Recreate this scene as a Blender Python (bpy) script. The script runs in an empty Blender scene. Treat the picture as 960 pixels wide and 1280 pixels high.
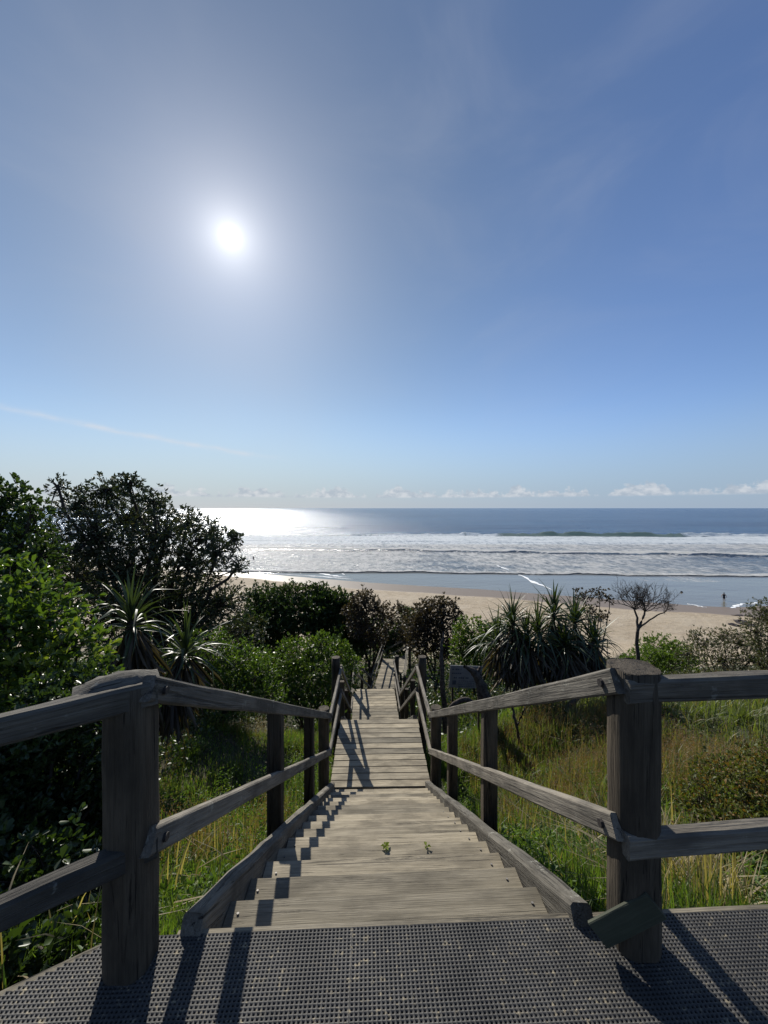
import bpy, math, random
import numpy as np
from mathutils import Vector, Matrix, noise as mnoise
random.seed(7)
rng = np.random.default_rng(11)
PI = math.pi
SC = bpy.context.scene
COL = SC.collection

# ------------------------------------------------------------------ camera
F = 481.0            # focal length in pixels of the 960 x 1280 photograph
CU, CV = 480.0, 635.0
EYE = 1.6
cam_d = bpy.data.cameras.new('camera')
cam_d.sensor_fit = 'HORIZONTAL'
cam_d.sensor_width = 36.0
cam_d.lens = 36.0 * F / 960.0
cam_d.shift_y = -(640.0 - CV) / 960.0
cam_d.clip_start = 0.02
cam_d.clip_end = 90000.0
cam = bpy.data.objects.new('camera', cam_d)
COL.objects.link(cam)
cam.location = (0, 0, EYE)
cam.rotation_euler = (PI / 2, 0, 0)
SC.camera = cam

def at(u, v, Y):
    """a photograph pixel at distance Y -> a point of the place"""
    return Vector(((u - CU) / F * Y, Y, EYE - (v - CV) / F * Y))

# ------------------------------------------------------------------ light
SUN_DIR = Vector(((288 - CU) / F, 1.0, (CV - 296) / F)).normalized()
SUN_EL = math.asin(SUN_DIR.z)
SUN_AZ = math.atan2(SUN_DIR.x, SUN_DIR.y)
sun_d = bpy.data.lights.new('sun', 'SUN')
sun_d.energy = 4.6
sun_d.angle = math.radians(0.53)
sun_d.color = (1.0, 0.95, 0.86)
sun = bpy.data.objects.new('sun', sun_d)
COL.objects.link(sun)
sun.rotation_euler = (-SUN_DIR).to_track_quat('-Z', 'Y').to_euler()
sun.location = (-20, 40, 40)

SC.view_settings.view_transform = 'Standard'
SC.view_settings.look = 'None'
SC.view_settings.exposure = 0.42
SC.view_settings.gamma = 1.0
SC.view_settings.use_curve_mapping = False
SC.cycles.use_denoising = True
SC.cycles.max_bounces = 8
SC.cycles.transparent_max_bounces = 12
SC.cycles.sample_clamp_indirect = 4.0
SC.cycles.caustics_reflective = False
SC.cycles.caustics_refractive = False

class NT:
    """small helper to write node trees"""
    def __init__(self, tree):
        self.t = tree; self.t.nodes.clear()
    def n(self, kind, **kw):
        nd = self.t.nodes.new(kind)
        for k, v in kw.items():
            setattr(nd, k, v)
        return nd
    def l(self, a, b):
        self.t.links.new(a, b)
    def put(self, sock, v):
        if isinstance(v, bpy.types.NodeSocket): self.l(v, sock)
        else: sock.default_value = v
    def m(self, op, a, b=0.0, c=None, clamp=False):
        nd = self.n('ShaderNodeMath', operation=op, use_clamp=clamp)
        self.put(nd.inputs[0], a); self.put(nd.inputs[1], b)
        if c is not None: self.put(nd.inputs[2], c)
        return nd.outputs[0]
    def mr(self, v, a, b, c=0.0, d=1.0, smooth=True):
        nd = self.n('ShaderNodeMapRange', interpolation_type='SMOOTHSTEP' if smooth else 'LINEAR')
        self.put(nd.inputs[0], v)
        for i, x in zip((1, 2, 3, 4), (a, b, c, d)): self.put(nd.inputs[i], x)
        return nd.outputs[0]
    def comb(self, x, y, z=0.0):
        nd = self.n('ShaderNodeCombineXYZ')
        for i, q in enumerate((x, y, z)): self.put(nd.inputs[i], q)
        return nd.outputs[0]
    def noise(self, vec, scale, detail=4.0, rough=0.55, dist=0.0):
        nd = self.n('ShaderNodeTexNoise')
        if vec is not None: self.l(vec, nd.inputs['Vector'])
        nd.inputs['Scale'].default_value = scale; nd.inputs['Detail'].default_value = detail
        nd.inputs['Roughness'].default_value = rough; nd.inputs['Distortion'].default_value = dist
        return nd.outputs[0]
    def mix(self, f, a, b, blend='MIX'):
        nd = self.n('ShaderNodeMix', data_type='RGBA', blend_type=blend)
        self.put(nd.inputs[0], f)
        for i, v in ((6, a), (7, b)):
            if isinstance(v, tuple) and len(v) == 3: v = v + (1,)
            self.put(nd.inputs[i], v)
        return nd.outputs[2]
    def mapping(self, vec, loc=(0, 0, 0), rot=(0, 0, 0), scale=(1, 1, 1)):
        nd = self.n('ShaderNodeMapping')
        self.l(vec, nd.inputs[0])
        nd.inputs[1].default_value = loc; nd.inputs[2].default_value = rot; nd.inputs[3].default_value = scale
        return nd.outputs[0]
    def bump(self, h, strength, dist):
        nd = self.n('ShaderNodeBump')
        nd.inputs['Strength'].default_value = strength; nd.inputs['Distance'].default_value = dist
        self.l(h, nd.inputs['Height'])
        return nd.outputs[0]

world = bpy.data.worlds.new('World'); SC.world = world; world.use_nodes = True
W = NT(world.node_tree)
sky = W.n('ShaderNodeTexSky', sky_type='NISHITA')
sky.sun_disc = False
sky.sun_elevation = SUN_EL
sky.sun_rotation = SUN_AZ
sky.altitude = 0.0; sky.air_density = 1.0; sky.dust_density = 0.12; sky.ozone_density = 2.0
tc = W.n('ShaderNodeTexCoord')
nrm = W.n('ShaderNodeVectorMath', operation='NORMALIZE'); W.l(tc.outputs['Generated'], nrm.inputs[0])
sx = W.n('ShaderNodeSeparateXYZ'); W.l(nrm.outputs[0], sx.inputs[0])
az = W.m('ARCTAN2', sx.outputs[0], sx.outputs[1])
el = W.m('ARCSINE', sx.outputs[2])
dot = W.n('ShaderNodeVectorMath', operation='DOT_PRODUCT')
W.l(nrm.outputs[0], dot.inputs[0]); dot.inputs[1].default_value = SUN_DIR
ang = W.m('ARCCOSINE', W.m('MINIMUM', dot.outputs['Value'], 0.9999999))
# aureole of the sun in thin high haze
def lobe(width, amp, p=2.0):
    q = W.m('POWER', W.m('DIVIDE', ang, math.radians(width)), p)
    return W.m('MULTIPLY', W.m('EXPONENT', W.m('MULTIPLY', q, -1.0)), amp)
glow = W.m('ADD', W.m('ADD', lobe(0.62, 30.0), lobe(1.9, 9.0, 1.0)), lobe(8.0, 3.8, 1.0))
glow_n = W.noise(W.comb(az, el, 0.0), 5.0, 3.0)
SKY_STR = 0.062
gv = W.n('ShaderNodeVectorMath', operation='SCALE'); gv.inputs[0].default_value = (1.0, 0.97, 0.92)
W.l(glow, gv.inputs['Scale'])
# thin veil of high haze whitens the sky round the sun
tint = W.mix(1.0, sky.outputs[0], W.mix(W.mr(ang, 0.20, 1.10), (1.08, 1.05, 1.00), (1.14, 1.22, 1.46)), 'MULTIPLY')
base = W.mix(1.0, tint, gv.outputs[0], 'ADD')
# wisps of cirrus
cv = W.mapping(W.comb(az, el, 0.0), rot=(0, 0, 0.55), scale=(1.6, 3.6, 1))
ci = W.mr(W.noise(cv, 1.3, 5.0, 0.55, 0.6), 0.42, 0.85)
ci = W.m('MULTIPLY', ci, W.mr(el, 0.02, 0.25, 0.0, 0.15))
# one thin streak low in the sky
lin = W.m('ADD', W.m('MULTIPLY', az, -0.12), 0.083)
off = W.m('SUBTRACT', el, W.m('ADD', lin, W.m('MULTIPLY', W.noise(W.comb(az, 0.0, 0.0), 9.0, 3.0), 0.016)))
st = W.m('EXPONENT', W.m('MULTIPLY', W.m('POWER', W.m('DIVIDE', off, 0.0055), 2.0), -1.0))
st = W.m('MULTIPLY', st, W.m('MULTIPLY', W.mr(az, -0.95, -0.65), W.mr(az, -0.42, -0.20, 1.0, 0.0)))
st = W.m('MULTIPLY', st, W.mr(W.noise(W.comb(W.m('MULTIPLY', az, 12.0), W.m('MULTIPLY', el, 40.0)), 1.5, 4.0), 0.3, 0.7, 0.15, 0.62))
# bank of small cumulus over the horizon
puff = W.noise(W.comb(W.m('MULTIPLY', az, 1.0), W.m('MULTIPLY', el, 1.6), 3.0), 44.0, 5.0, 0.6)
hump = W.mr(W.noise(W.comb(az, 0.0, 8.0), 11.0, 4.0, 0.65), 0.28, 0.70, 0.0, 0.034)
top_ = W.m('ADD', 0.027, hump)
body = W.m('SUBTRACT', W.m('ADD', top_, W.m('MULTIPLY', W.m('SUBTRACT', puff, 0.5), 0.045)), el)
cu = W.m('MULTIPLY', W.mr(body, 0.0, 0.010), W.mr(el, 0.024, 0.030))
cu = W.m('MULTIPLY', cu, W.mr(hump, 0.002, 0.016))
sh = W.mr(W.noise(W.comb(W.m('ADD', az, 0.006), W.m('MULTIPLY', W.m('ADD', el, -0.006), 1.6), 3.0), 44.0, 5.0, 0.6), 0.35, 0.65)
cloud_col = W.mix(sh, (8.6, 8.8, 9.2), (5.2, 5.9, 6.9))
haze_band = W.mr(el, 0.0, 0.24, 0.85, 0.0)
c1 = W.mix(haze_band, base, W.mix(W.mr(az, -0.9, 0.8), (5.4, 6.3, 7.3), (3.5, 4.8, 6.7)))
c2 = W.mix(ci, c1, (6.3, 6.6, 7.4))
c3 = W.mix(st, c2, (8.5, 8.8, 9.4))
c4 = W.mix(W.m('MULTIPLY', cu, 0.68), c3, cloud_col)
bg = W.n('ShaderNodeBackground'); bg.inputs[1].default_value = SKY_STR
W.l(c4, bg.inputs[0])
wo = W.n('ShaderNodeOutputWorld'); W.l(bg.outputs[0], wo.inputs[0])

# ------------------------------------------------------------------ materials
def new_mat(name):
    m = bpy.data.materials.new(name); m.use_nodes = True
    return m, NT(m.node_tree)

def finish(T, shader, disp=None):
    o = T.n('ShaderNodeOutputMaterial'); T.l(shader, o.inputs[0])

def principled(T, col, rough=0.6, normal=None, spec=0.5, metal=0.0):
    p = T.n('ShaderNodeBsdfPrincipled')
    if isinstance(col, tuple): col = col + (1,)
    T.put(p.inputs['Base Color'], col); T.put(p.inputs['Roughness'], rough)
    p.inputs['Specular IOR Level'].default_value = spec; p.inputs['Metallic'].default_value = metal
    if normal is not None: T.l(normal, p.inputs['Normal'])
    return p.outputs[0]

def wood_mat(name, dark, mid, light, bump=0.35, rough=0.8, lichen=0.0, crack=0.55):
    m, T = new_mat(name)
    co = T.n('ShaderNodeTexCoord').outputs['Object']
    oi = T.n('ShaderNodeObjectInfo')
    r = oi.outputs['Random']
    offv = T.comb(T.m('MULTIPLY', r, 37.0), T.m('MULTIPLY', r, 91.0), T.m('MULTIPLY', r, 53.0))
    va = T.n('ShaderNodeVectorMath', operation='ADD'); T.l(co, va.inputs[0]); T.l(offv, va.inputs[1])
    v = va.outputs[0]
    g1 = T.noise(T.mapping(v, scale=(1.3, 26, 26)), 1.6, 6.0, 0.62, 0.5)
    g2 = T.noise(T.mapping(v, scale=(3.0, 130, 130)), 1.5, 3.0, 0.6, 0.2)
    bl = T.noise(T.mapping(v, scale=(1.0, 2.2, 2.2)), 2.6, 4.0, 0.6)
    cr = T.noise(T.mapping(v, scale=(0.8, 24, 24)), 1.0, 5.0, 0.72, 1.4)
    gr = T.m('ADD', T.m('MULTIPLY', g1, 0.6), T.m('MULTIPLY', g2, 0.4))
    c = T.mix(T.mr(gr, 0.38, 0.62), mid, light)
    c = T.mix(T.mr(bl, 0.40, 0.68, 0.0, 0.9), c, tuple(0.5 * (a + b) for a, b in zip(dark, mid)))
    ck = T.mr(cr, 0.57, 0.65)
    c = T.mix(T.m('MULTIPLY', ck, crack), c, dark)
    # every board has weathered a little differently
    c = T.mix(1.0, c, T.comb(*[T.mr(r, 0, 1, a, b, False) for a, b in ((0.52, 1.24), (0.53, 1.22), (0.54, 1.18))]), 'MULTIPLY')
    if lichen:
        li = T.mr(T.noise(v, 9.0, 5.0, 0.7), 0.60, 0.68, 0.0, lichen)
        c = T.mix(li, c, (0.36, 0.36, 0.31))
    h = T.m('SUBTRACT', T.m('ADD', T.m('MULTIPLY', g1, 0.6), T.m('MULTIPLY', g2, 0.5)), T.m('MULTIPLY', ck, 0.6))
    finish(T, principled(T, c, rough, T.bump(h, bump, 0.012), 0.25))
    return m

def plain_mat(name, col, rough=0.7, var=0.25, scale=8.0, bump=0.15, spec=0.3, metal=0.0):
    m, T = new_mat(name)
    co = T.n('ShaderNodeTexCoord').outputs['Object']
    n = T.noise(co, scale, 5.0, 0.6)
    lo = tuple(x * (1 - var) for x in col); hi = tuple(min(1, x * (1 + var)) for x in col)
    c = T.mix(T.mr(n, 0.3, 0.7), lo, hi)
    finish(T, principled(T, c, rough, T.bump(n, bump, 0.02), spec, metal))
    return m

def leaf_mat(name, c1, c2, trans=0.35, rough=0.45, c3=None, p3=0.12, gloss=0.5):
    """backlit leaf: reflecting, translucent and slightly glossy; every leaf its own tint"""
    m, T = new_mat(name)
    g = T.n('ShaderNodeNewGeometry')
    r = g.outputs['Random Per Island']
    c = T.mix(r, c1, c2)
    if c3 is not None:
        r2 = T.m('FRACT', T.m('MULTIPLY', r, 17.31))
        c = T.mix(T.m('LESS_THAN', r2, p3), c, c3)
    p = principled(T, c, rough, None, gloss)
    tr = T.n('ShaderNodeBsdfTranslucent')
    tcol = T.mix(1.0, c, (1.5, 1.55, 0.55), 'MULTIPLY')
    T.l(tcol, tr.inputs[0])
    mx = T.n('ShaderNodeMixShader'); mx.inputs[0].default_value = trans
    T.l(p, mx.inputs[1]); T.l(tr.outputs[0], mx.inputs[2])
    finish(T, mx.outputs[0])
    return m

def grate_mat():
    m, T = new_mat('moulded_grating')
    co = T.n('ShaderNodeNewGeometry').outputs['Position']
    n = T.noise(co, 5.0, 5.0, 0.6); n2 = T.noise(co, 38.0, 4.0, 0.7)
    c = T.mix(T.mr(n, 0.3, 0.7), (0.036, 0.035, 0.033), (0.068, 0.065, 0.060))
    # blown sand caught on the bars
    d = T.m('MULTIPLY', T.mr(n2, 0.55, 0.68), T.mr(n, 0.38, 0.58))
    c = T.mix(T.m('MULTIPLY', d, 0.8), c, (0.30, 0.25, 0.16))
    finish(T, principled(T, c, 0.6, T.bump(n2, 0.15, 0.004), 0.25))
    return m
M = {}
M['tread'] = wood_mat('weathered_tread', (0.068, 0.060, 0.048), (0.260, 0.225, 0.163), (0.383, 0.335, 0.251), 0.45, 0.85, 0.0, 0.65)
M['sprout'] = leaf_mat('sprout_leaf', (0.16, 0.22, 0.03), (0.24, 0.28, 0.05), 0.3, 0.5)
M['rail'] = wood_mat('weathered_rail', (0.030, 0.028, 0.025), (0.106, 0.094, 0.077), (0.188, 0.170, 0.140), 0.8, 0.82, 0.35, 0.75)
M['rail_sunlit'] = wood_mat('sunlit_tone_rail', (0.043, 0.041, 0.036), (0.154, 0.136, 0.112), (0.273, 0.246, 0.203), 0.8, 0.82, 0.35, 0.75)  # same rail timber made paler: sunlight on the stair rails put into the colour
M['post'] = wood_mat('weathered_post', (0.012, 0.011, 0.009), (0.063, 0.050, 0.035), (0.105, 0.085, 0.061), 0.9, 0.85, 0.0, 0.95)
M['stringer'] = wood_mat('rotting_stringer', (0.036, 0.032, 0.027), (0.126, 0.114, 0.094), (0.209, 0.191, 0.158), 0.9, 0.85, 0.5, 0.9)
M['grate'] = grate_mat()
M['steel'] = plain_mat('galvanised_bolt', (0.20, 0.19, 0.18), 0.65, 0.3, 60.0, 0.1, 0.5, 0.8)
M['rust'] = plain_mat('dark_bolt', (0.035, 0.03, 0.028), 0.6, 0.4, 60.0, 0.2)
M['green_board'] = wood_mat('mossy_board', (0.024, 0.027, 0.019), (0.044, 0.050, 0.034), (0.068, 0.074, 0.053), 0.3)
M['sign'] = plain_mat('sign_face', (0.168, 0.172, 0.176), 0.5, 0.15, 6.0, 0.03)
M['ink'] = plain_mat('sign_print', (0.05, 0.06, 0.08), 0.6, 0.2, 9.0, 0.0)
M['bark'] = plain_mat('dark_bark', (0.05, 0.042, 0.035), 0.9, 0.5, 14.0, 0.8, 0.1)
M['dead'] = plain_mat('dead_wood', (0.068, 0.058, 0.050), 0.9, 0.5, 18.0, 0.8, 0.1)
M['rock'] = plain_mat('beach_rock', (0.05, 0.043, 0.042), 0.8, 0.4, 2.0, 0.8, 0.2)
M['skin'] = plain_mat('skin', (0.30, 0.18, 0.12), 0.6, 0.1, 5.0, 0.0)
M['swimwear'] = plain_mat('dark_swimwear', (0.02, 0.022, 0.03), 0.7, 0.2, 5.0, 0.0)
M['hair'] = plain_mat('hair', (0.02, 0.015, 0.012), 0.6, 0.2, 30.0, 0.0)

M['leaf_gloss'] = leaf_mat('glossy_shrub_leaf', (0.045, 0.085, 0.018), (0.085, 0.135, 0.022), 0.38, 0.32, (0.13, 0.17, 0.03), 0.12, 0.6)
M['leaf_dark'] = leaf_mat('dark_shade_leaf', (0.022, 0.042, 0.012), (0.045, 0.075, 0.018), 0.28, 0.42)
M['leaf_banksia'] = leaf_mat('banksia_leaf', (0.028, 0.040, 0.017), (0.055, 0.068, 0.030), 0.16, 0.45, (0.10, 0.09, 0.05), 0.08)
M['leaf_bush'] = leaf_mat('round_bush_leaf', (0.046, 0.090, 0.019), (0.085, 0.135, 0.025), 0.38, 0.45, (0.11, 0.15, 0.03), 0.15)
M['leaf_hedge'] = leaf_mat('hedge_leaf', (0.025, 0.050, 0.012), (0.050, 0.081, 0.018), 0.26, 0.45)
M['leaf_olive'] = leaf_mat('olive_scrub_leaf', (0.045, 0.058, 0.028), (0.085, 0.095, 0.042), 0.28, 0.5, (0.12, 0.085, 0.05), 0.12)
M['leaf_red'] = leaf_mat('reddish_leaf', (0.040, 0.030, 0.022), (0.068, 0.050, 0.030), 0.25, 0.5)
M['leaf_vine'] = leaf_mat('bright_vine_leaf', (0.075, 0.130, 0.022), (0.115, 0.175, 0.032), 0.36, 0.5)
M['leaf_wing'] = leaf_mat('small_yellowing_leaf', (0.060, 0.082, 0.022), (0.105, 0.115, 0.030), 0.32, 0.6, (0.16, 0.095, 0.03), 0.22, 0.3)
M['strap'] = leaf_mat('strap_leaf', (0.028, 0.046, 0.018), (0.050, 0.072, 0.028), 0.24, 0.42, None, 0, 0.5)
M['dead_leaf'] = leaf_mat('dead_strap_leaf', (0.051, 0.039, 0.027), (0.106, 0.083, 0.056), 0.15, 0.7)
M['grass'] = leaf_mat('green_grass', (0.064, 0.112, 0.024), (0.108, 0.160, 0.036), 0.46, 0.5, (0.160, 0.146, 0.066), 0.10)
M['grass_meadow'] = leaf_mat('meadow_grass', (0.076, 0.106, 0.031), (0.128, 0.151, 0.048), 0.45, 0.55, (0.170, 0.140, 0.068), 0.16)
M['grass_dry'] = leaf_mat('dry_grass', (0.120, 0.088, 0.046), (0.208, 0.156, 0.084), 0.42, 0.6, (0.080, 0.100, 0.032), 0.35)
M['grass_straw'] = leaf_mat('straw_grass', (0.22, 0.175, 0.095), (0.34, 0.28, 0.165), 0.35, 0.6)
M['seed'] = leaf_mat('reddish_seed_head', (0.140, 0.072, 0.044), (0.212, 0.123, 0.072), 0.42, 0.6)
M['weed'] = leaf_mat('broadleaf_weed', (0.053, 0.101, 0.021), (0.092, 0.150, 0.034), 0.40, 0.55, (0.136, 0.175, 0.048), 0.15, 0.3)

def ground_mat():
    m, T = new_mat('dune_and_sand')
    co = T.n('ShaderNodeNewGeometry').outputs['Position']
    s = T.n('ShaderNodeSeparateXYZ'); T.l(co, s.inputs[0])
    a = T.n('ShaderNodeAttribute', attribute_name='sandy').outputs['Fac']
    wet = T.n('ShaderNodeAttribute', attribute_name='wet').outputs['Fac']
    n1 = T.noise(co, 0.9, 6.0, 0.65); n2 = T.noise(co, 7.0, 5.0, 0.6); n3 = T.noise(co, 0.16, 4.0, 0.6)
    soil = T.mix(T.mr(n2, 0.3, 0.7), (0.030, 0.028, 0.016), (0.085, 0.074, 0.045))
    soil = T.mix(T.mr(n1, 0.4, 0.65, 0.0, 0.8), soil, (0.040, 0.052, 0.018))
    sand = T.mix(T.mr(n1, 0.3, 0.7), (0.300, 0.240, 0.165), (0.385, 0.318, 0.228))
    sand = T.mix(T.mr(n3, 0.45, 0.65, 0.0, 0.5), sand, (0.420, 0.358, 0.270))
    k = T.mr(T.m('ADD', a, T.m('MULTIPLY', T.m('SUBTRACT', n1, 0.5), 0.9)), 0.40, 0.60)
    wk = T.mr(T.m('ADD', wet, T.m('MULTIPLY', T.m('SUBTRACT', n3, 0.5), 0.25)), 0.35, 0.65)
    sand = T.mix(wk, sand, (0.193, 0.143, 0.094))
    c = T.mix(k, soil, sand)
    h = T.m('ADD', T.m('MULTIPLY', n1, 0.6), T.m('MULTIPLY', n2, 0.25))
    h = T.m('MULTIPLY', h, T.mr(wk, 0, 1, 1.0, 0.05))
    finish(T, principled(T, c, T.mr(wk, 0, 1, 0.95, 0.42), T.bump(h, 0.9, 0.34), 0.3))
    return m
M['ground'] = ground_mat()

def sea_mat():
    m, T = new_mat('sea_water')
    co = T.n('ShaderNodeNewGeometry').outputs['Position']
    foam = T.n('ShaderNodeAttribute', attribute_name='foam').outputs['Fac']
    calm = T.n('ShaderNodeAttribute', attribute_name='calm').outputs['Fac']
    green = T.n('ShaderNodeAttribute', attribute_name='green').outputs['Fac']
    a = T.noise(T.mapping(co, scale=(0.35, 1.0, 1)), 0.11, 5.0, 0.55)
    b = T.noise(T.mapping(co, scale=(0.6, 1.0, 1)), 0.75, 4.0, 0.6)
    c = T.noise(co, 4.5, 3.0, 0.6)
    h = T.m('ADD', T.m('ADD', T.m('MULTIPLY', a, 3.2), T.m('MULTIPLY', b, 0.75)), T.m('MULTIPLY', c, 0.10))
    h = T.m('MULTIPLY', h, T.mr(calm, 0, 1, 1.0, 0.06))
    nb = T.bump(h, 1.0, 1.1)
    streak = T.noise(T.mapping(co, scale=(0.10, 1.0, 1)), 0.035, 5.0, 0.65)
    deep = T.mix(T.mr(streak, 0.4, 0.62), (0.008, 0.030, 0.085), (0.026, 0.068, 0.135))
    col = T.mix(green, deep, (0.20, 0.225, 0.20))
    col = T.mix(calm, col, (0.17, 0.165, 0.135))
    wat = T.n('ShaderNodeBsdfPrincipled')
    T.l(col, wat.inputs['Base Color']); wat.inputs['IOR'].default_value = 1.33; wat.inputs['Specular IOR Level'].default_value = 0.4
    T.l(T.mr(calm, 0, 1, 0.21, 0.08), wat.inputs['Roughness']); T.l(nb, wat.inputs['Normal'])
    f1 = T.noise(T.mapping(co, scale=(1.0, 0.42, 1)), 0.55, 8.0, 0.72, 0.6)
    tl = T.n('ShaderNodeBsdfTranslucent'); tl.inputs[0].default_value = (0.32, 0.42, 0.33, 1)
    wm = T.n('ShaderNodeMixShader'); T.l(T.m('MULTIPLY', T.n('ShaderNodeAttribute', attribute_name='thin').outputs['Fac'], 0.55), wm.inputs[0])
    T.l(wat.outputs[0], wm.inputs[1]); T.l(tl.outputs[0], wm.inputs[2])
    f2 = T.noise(T.mapping(co, scale=(0.30, 1.0, 1)), 0.045, 4.0, 0.6, 0.8)
    ff = T.m('ADD', T.m('MULTIPLY', f1, 0.68), T.m('MULTIPLY', f2, 0.42))
    k = T.mr(T.m('ADD', ff, foam), 0.90, 1.20)
    k = T.m('MULTIPLY', k, T.m('GREATER_THAN', foam, 0.02))
    fb = T.bump(f1, 0.9, 0.6)
    fo = principled(T, T.mix(T.mr(f1, 0.38, 0.62), (0.50, 0.53, 0.53), (0.82, 0.83, 0.82)), 0.8, fb, 0.3)
    ft = T.n('ShaderNodeBsdfTranslucent'); ft.inputs[0].default_value = (0.85, 0.86, 0.85, 1)   # light scattered through the froth
    fm = T.n('ShaderNodeMixShader'); fm.inputs[0].default_value = 0.45; T.l(fo, fm.inputs[1]); T.l(ft.outputs[0], fm.inputs[2])
    mx = T.n('ShaderNodeMixShader'); T.l(k, mx.inputs[0]); T.l(wm.outputs[0], mx.inputs[1]); T.l(fm.outputs[0], mx.inputs[2])
    finish(T, mx.outputs[0])
    return m
M['sea'] = sea_mat()
M['foam'] = plain_mat('foam', (0.80, 0.82, 0.82), 0.85, 0.08, 2.0, 0.5)

# ------------------------------------------------------------------ mesh helpers
def tag(o, label=None, cat=None, group=None, kind=None):
    if label: o['label'] = label
    if cat: o['category'] = cat
    if group: o['group'] = group
    if kind: o['kind'] = kind
    return o

def link(name, me, parent=None):
    o = bpy.data.objects.new(name, me); COL.objects.link(o)
    if parent is not None:
        o.parent = parent
        o.matrix_parent_inverse = Matrix.Translation(-Vector(parent.location))
    return o

def thing(name, loc, label, cat, group=None):
    o = bpy.data.objects.new(name, None); COL.objects.link(o)
    o.empty_display_size = 0.2; o.location = loc
    return tag(o, label, cat, group)

def np_mesh(name, V, Fq, mat, smooth=False, attrs=None):
    """numpy verts (n,3) and faces (m,k) with one k -> mesh"""
    V = np.asarray(V, np.float32); Fq = np.asarray(Fq, np.int32)
    me = bpy.data.meshes.new(name)
    k = Fq.shape[1]; m = Fq.shape[0]
    me.vertices.add(len(V)); me.vertices.foreach_set('co', V.ravel())
    me.loops.add(m * k); me.loops.foreach_set('vertex_index', Fq.ravel())
    me.polygons.add(m)
    me.polygons.foreach_set('loop_start', np.arange(0, m * k, k, dtype=np.int32))
    if smooth: me.polygons.foreach_set('use_smooth', np.ones(m, bool))
    me.update(calc_edges=True)
    if mat is not None: me.materials.append(mat)
    if attrs:
        for an, av in attrs.items():
            at_ = me.attributes.new(an, 'FLOAT', 'POINT')
            at_.data.foreach_set('value', np.asarray(av, np.float32).ravel())
    return me

def py_mesh(name, V, Fa, mat, smooth=False):
    me = bpy.data.meshes.new(name)
    me.from_pydata([tuple(v) for v in V], [], Fa)
    if smooth:
        for p in me.polygons: p.use_smooth = True
    me.update()
    if mat is not None: me.materials.append(mat)
    return me

def sect_box(w, h, ch):
    a, b = w / 2, h / 2
    return [(-a + ch, -b), (a - ch, -b), (a, -b + ch), (a, b - ch), (a - ch, b), (-a + ch, b), (-a, b - ch), (-a, -b + ch)]

def sect_round(r, n=16, flat=None):
    out = []
    for i in range(n):
        t = 2 * PI * (i + 0.5) / n
        q = r
        x, y = r * math.cos(t), r * math.sin(t)
        if flat: x = max(-flat, min(flat, x)); y = max(-flat, min(flat, y))
        out.append((x, y))
    return out

def beam_mesh(name, L, sect, mat, segs=10, rough=0.002, seed=0, end_rough=0.0, smooth=False, end_wear=0.0):
    """timber with its length along local X; worn, slightly uneven edges"""
    V, Fa = [], []
    n = len(sect)
    for i in range(segs + 1):
        t = i / segs
        for j, (y, z) in enumerate(sect):
            x = L * t
            p = Vector((x * 2.3 + seed * 7.1, y * 9, z * 9 + seed * 3.3))
            d = mnoise.noise(p) * rough * 1.6 + mnoise.noise(p * 4.1) * rough
            q = 1.0 + d / max(0.02, math.hypot(y, z))
            wear = 1.0
            if end_wear and t < 0.12:
                wear = 1.0 - end_wear * (1 - t / 0.12) * (0.5 + 0.5 * mnoise.noise(Vector((j * 1.7, seed, t * 9))))
            if i in (0, segs): x += mnoise.noise(Vector((y * 40, z * 40, seed))) * end_rough
            V.append((x, y * q * wear, z * q * wear))
    for i in range(segs):
        for j in range(n):
            a = i * n + j; b = i * n + (j + 1) % n
            Fa.append((a, b, b + n, a + n))
    Fa.append(tuple(range(n - 1, -1, -1)))
    Fa.append(tuple(segs * n + j for j in range(n)))
    me = py_mesh(name, V, Fa, mat, False)
    if smooth:
        for p in me.polygons:
            if len(p.vertices) == 4: p.use_smooth = True
    return me

def frame(p0, xdir, up=Vector((0, 0, 1))):
    x = Vector(xdir).normalized()
    y = Vector(up).cross(x)
    if y.length < 1e-4: y = Vector((0, 1, 0))
    y.normalize(); z = x.cross(y)
    m = Matrix((x, y, z)).transposed().to_4x4()
    m.translation = Vector(p0)
    return m

def place(name, me, p0, xdir, parent, up=Vector((0, 0, 1))):
    o = link(name, me, parent)
    o.matrix_basis = frame(p0, xdir, up)
    return o

_seed = [0]
def beam(name, p0, p1, w, h, mat, parent, ch=0.006, segs=10, rough=0.002, end_rough=0.0, up=Vector((0, 0, 1)), end_wear=0.0):
    _seed[0] += 1
    p0, p1 = Vector(p0), Vector(p1)
    me = beam_mesh(name, (p1 - p0).length, sect_box(w, h, ch), mat, segs, rough, _seed[0], end_rough, False, end_wear)
    return place(name, me, p0, p1 - p0, parent, up)

def pole(name, base, h, r, mat, parent, n=18, flat=None, rough=0.004, lean=(0, 0)):
    _seed[0] += 1
    sec = sect_round(r, n, flat)
    L = h
    me = beam_mesh(name, L, sec, mat, 14, rough, _seed[0], 0.006, True)
    # worn rounded top: inset ring
    return place(name, me, base, (lean[0], lean[1], 1), parent, Vector((0, 1, 0)))

def hexbolt(parent, p, direction, r=0.016, mat='rust'):
    sec = sect_round(r, 8)
    me = beam_mesh('bolt', 0.014, sec, M[mat], 1, 0.0, 0, 0, False)
    o = place('bolt', me, p, direction, None, Vector((0.1, 0.2, 1)))
    o.parent = parent
    # parent here is a part whose own matrix carries the placement
    return o

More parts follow.
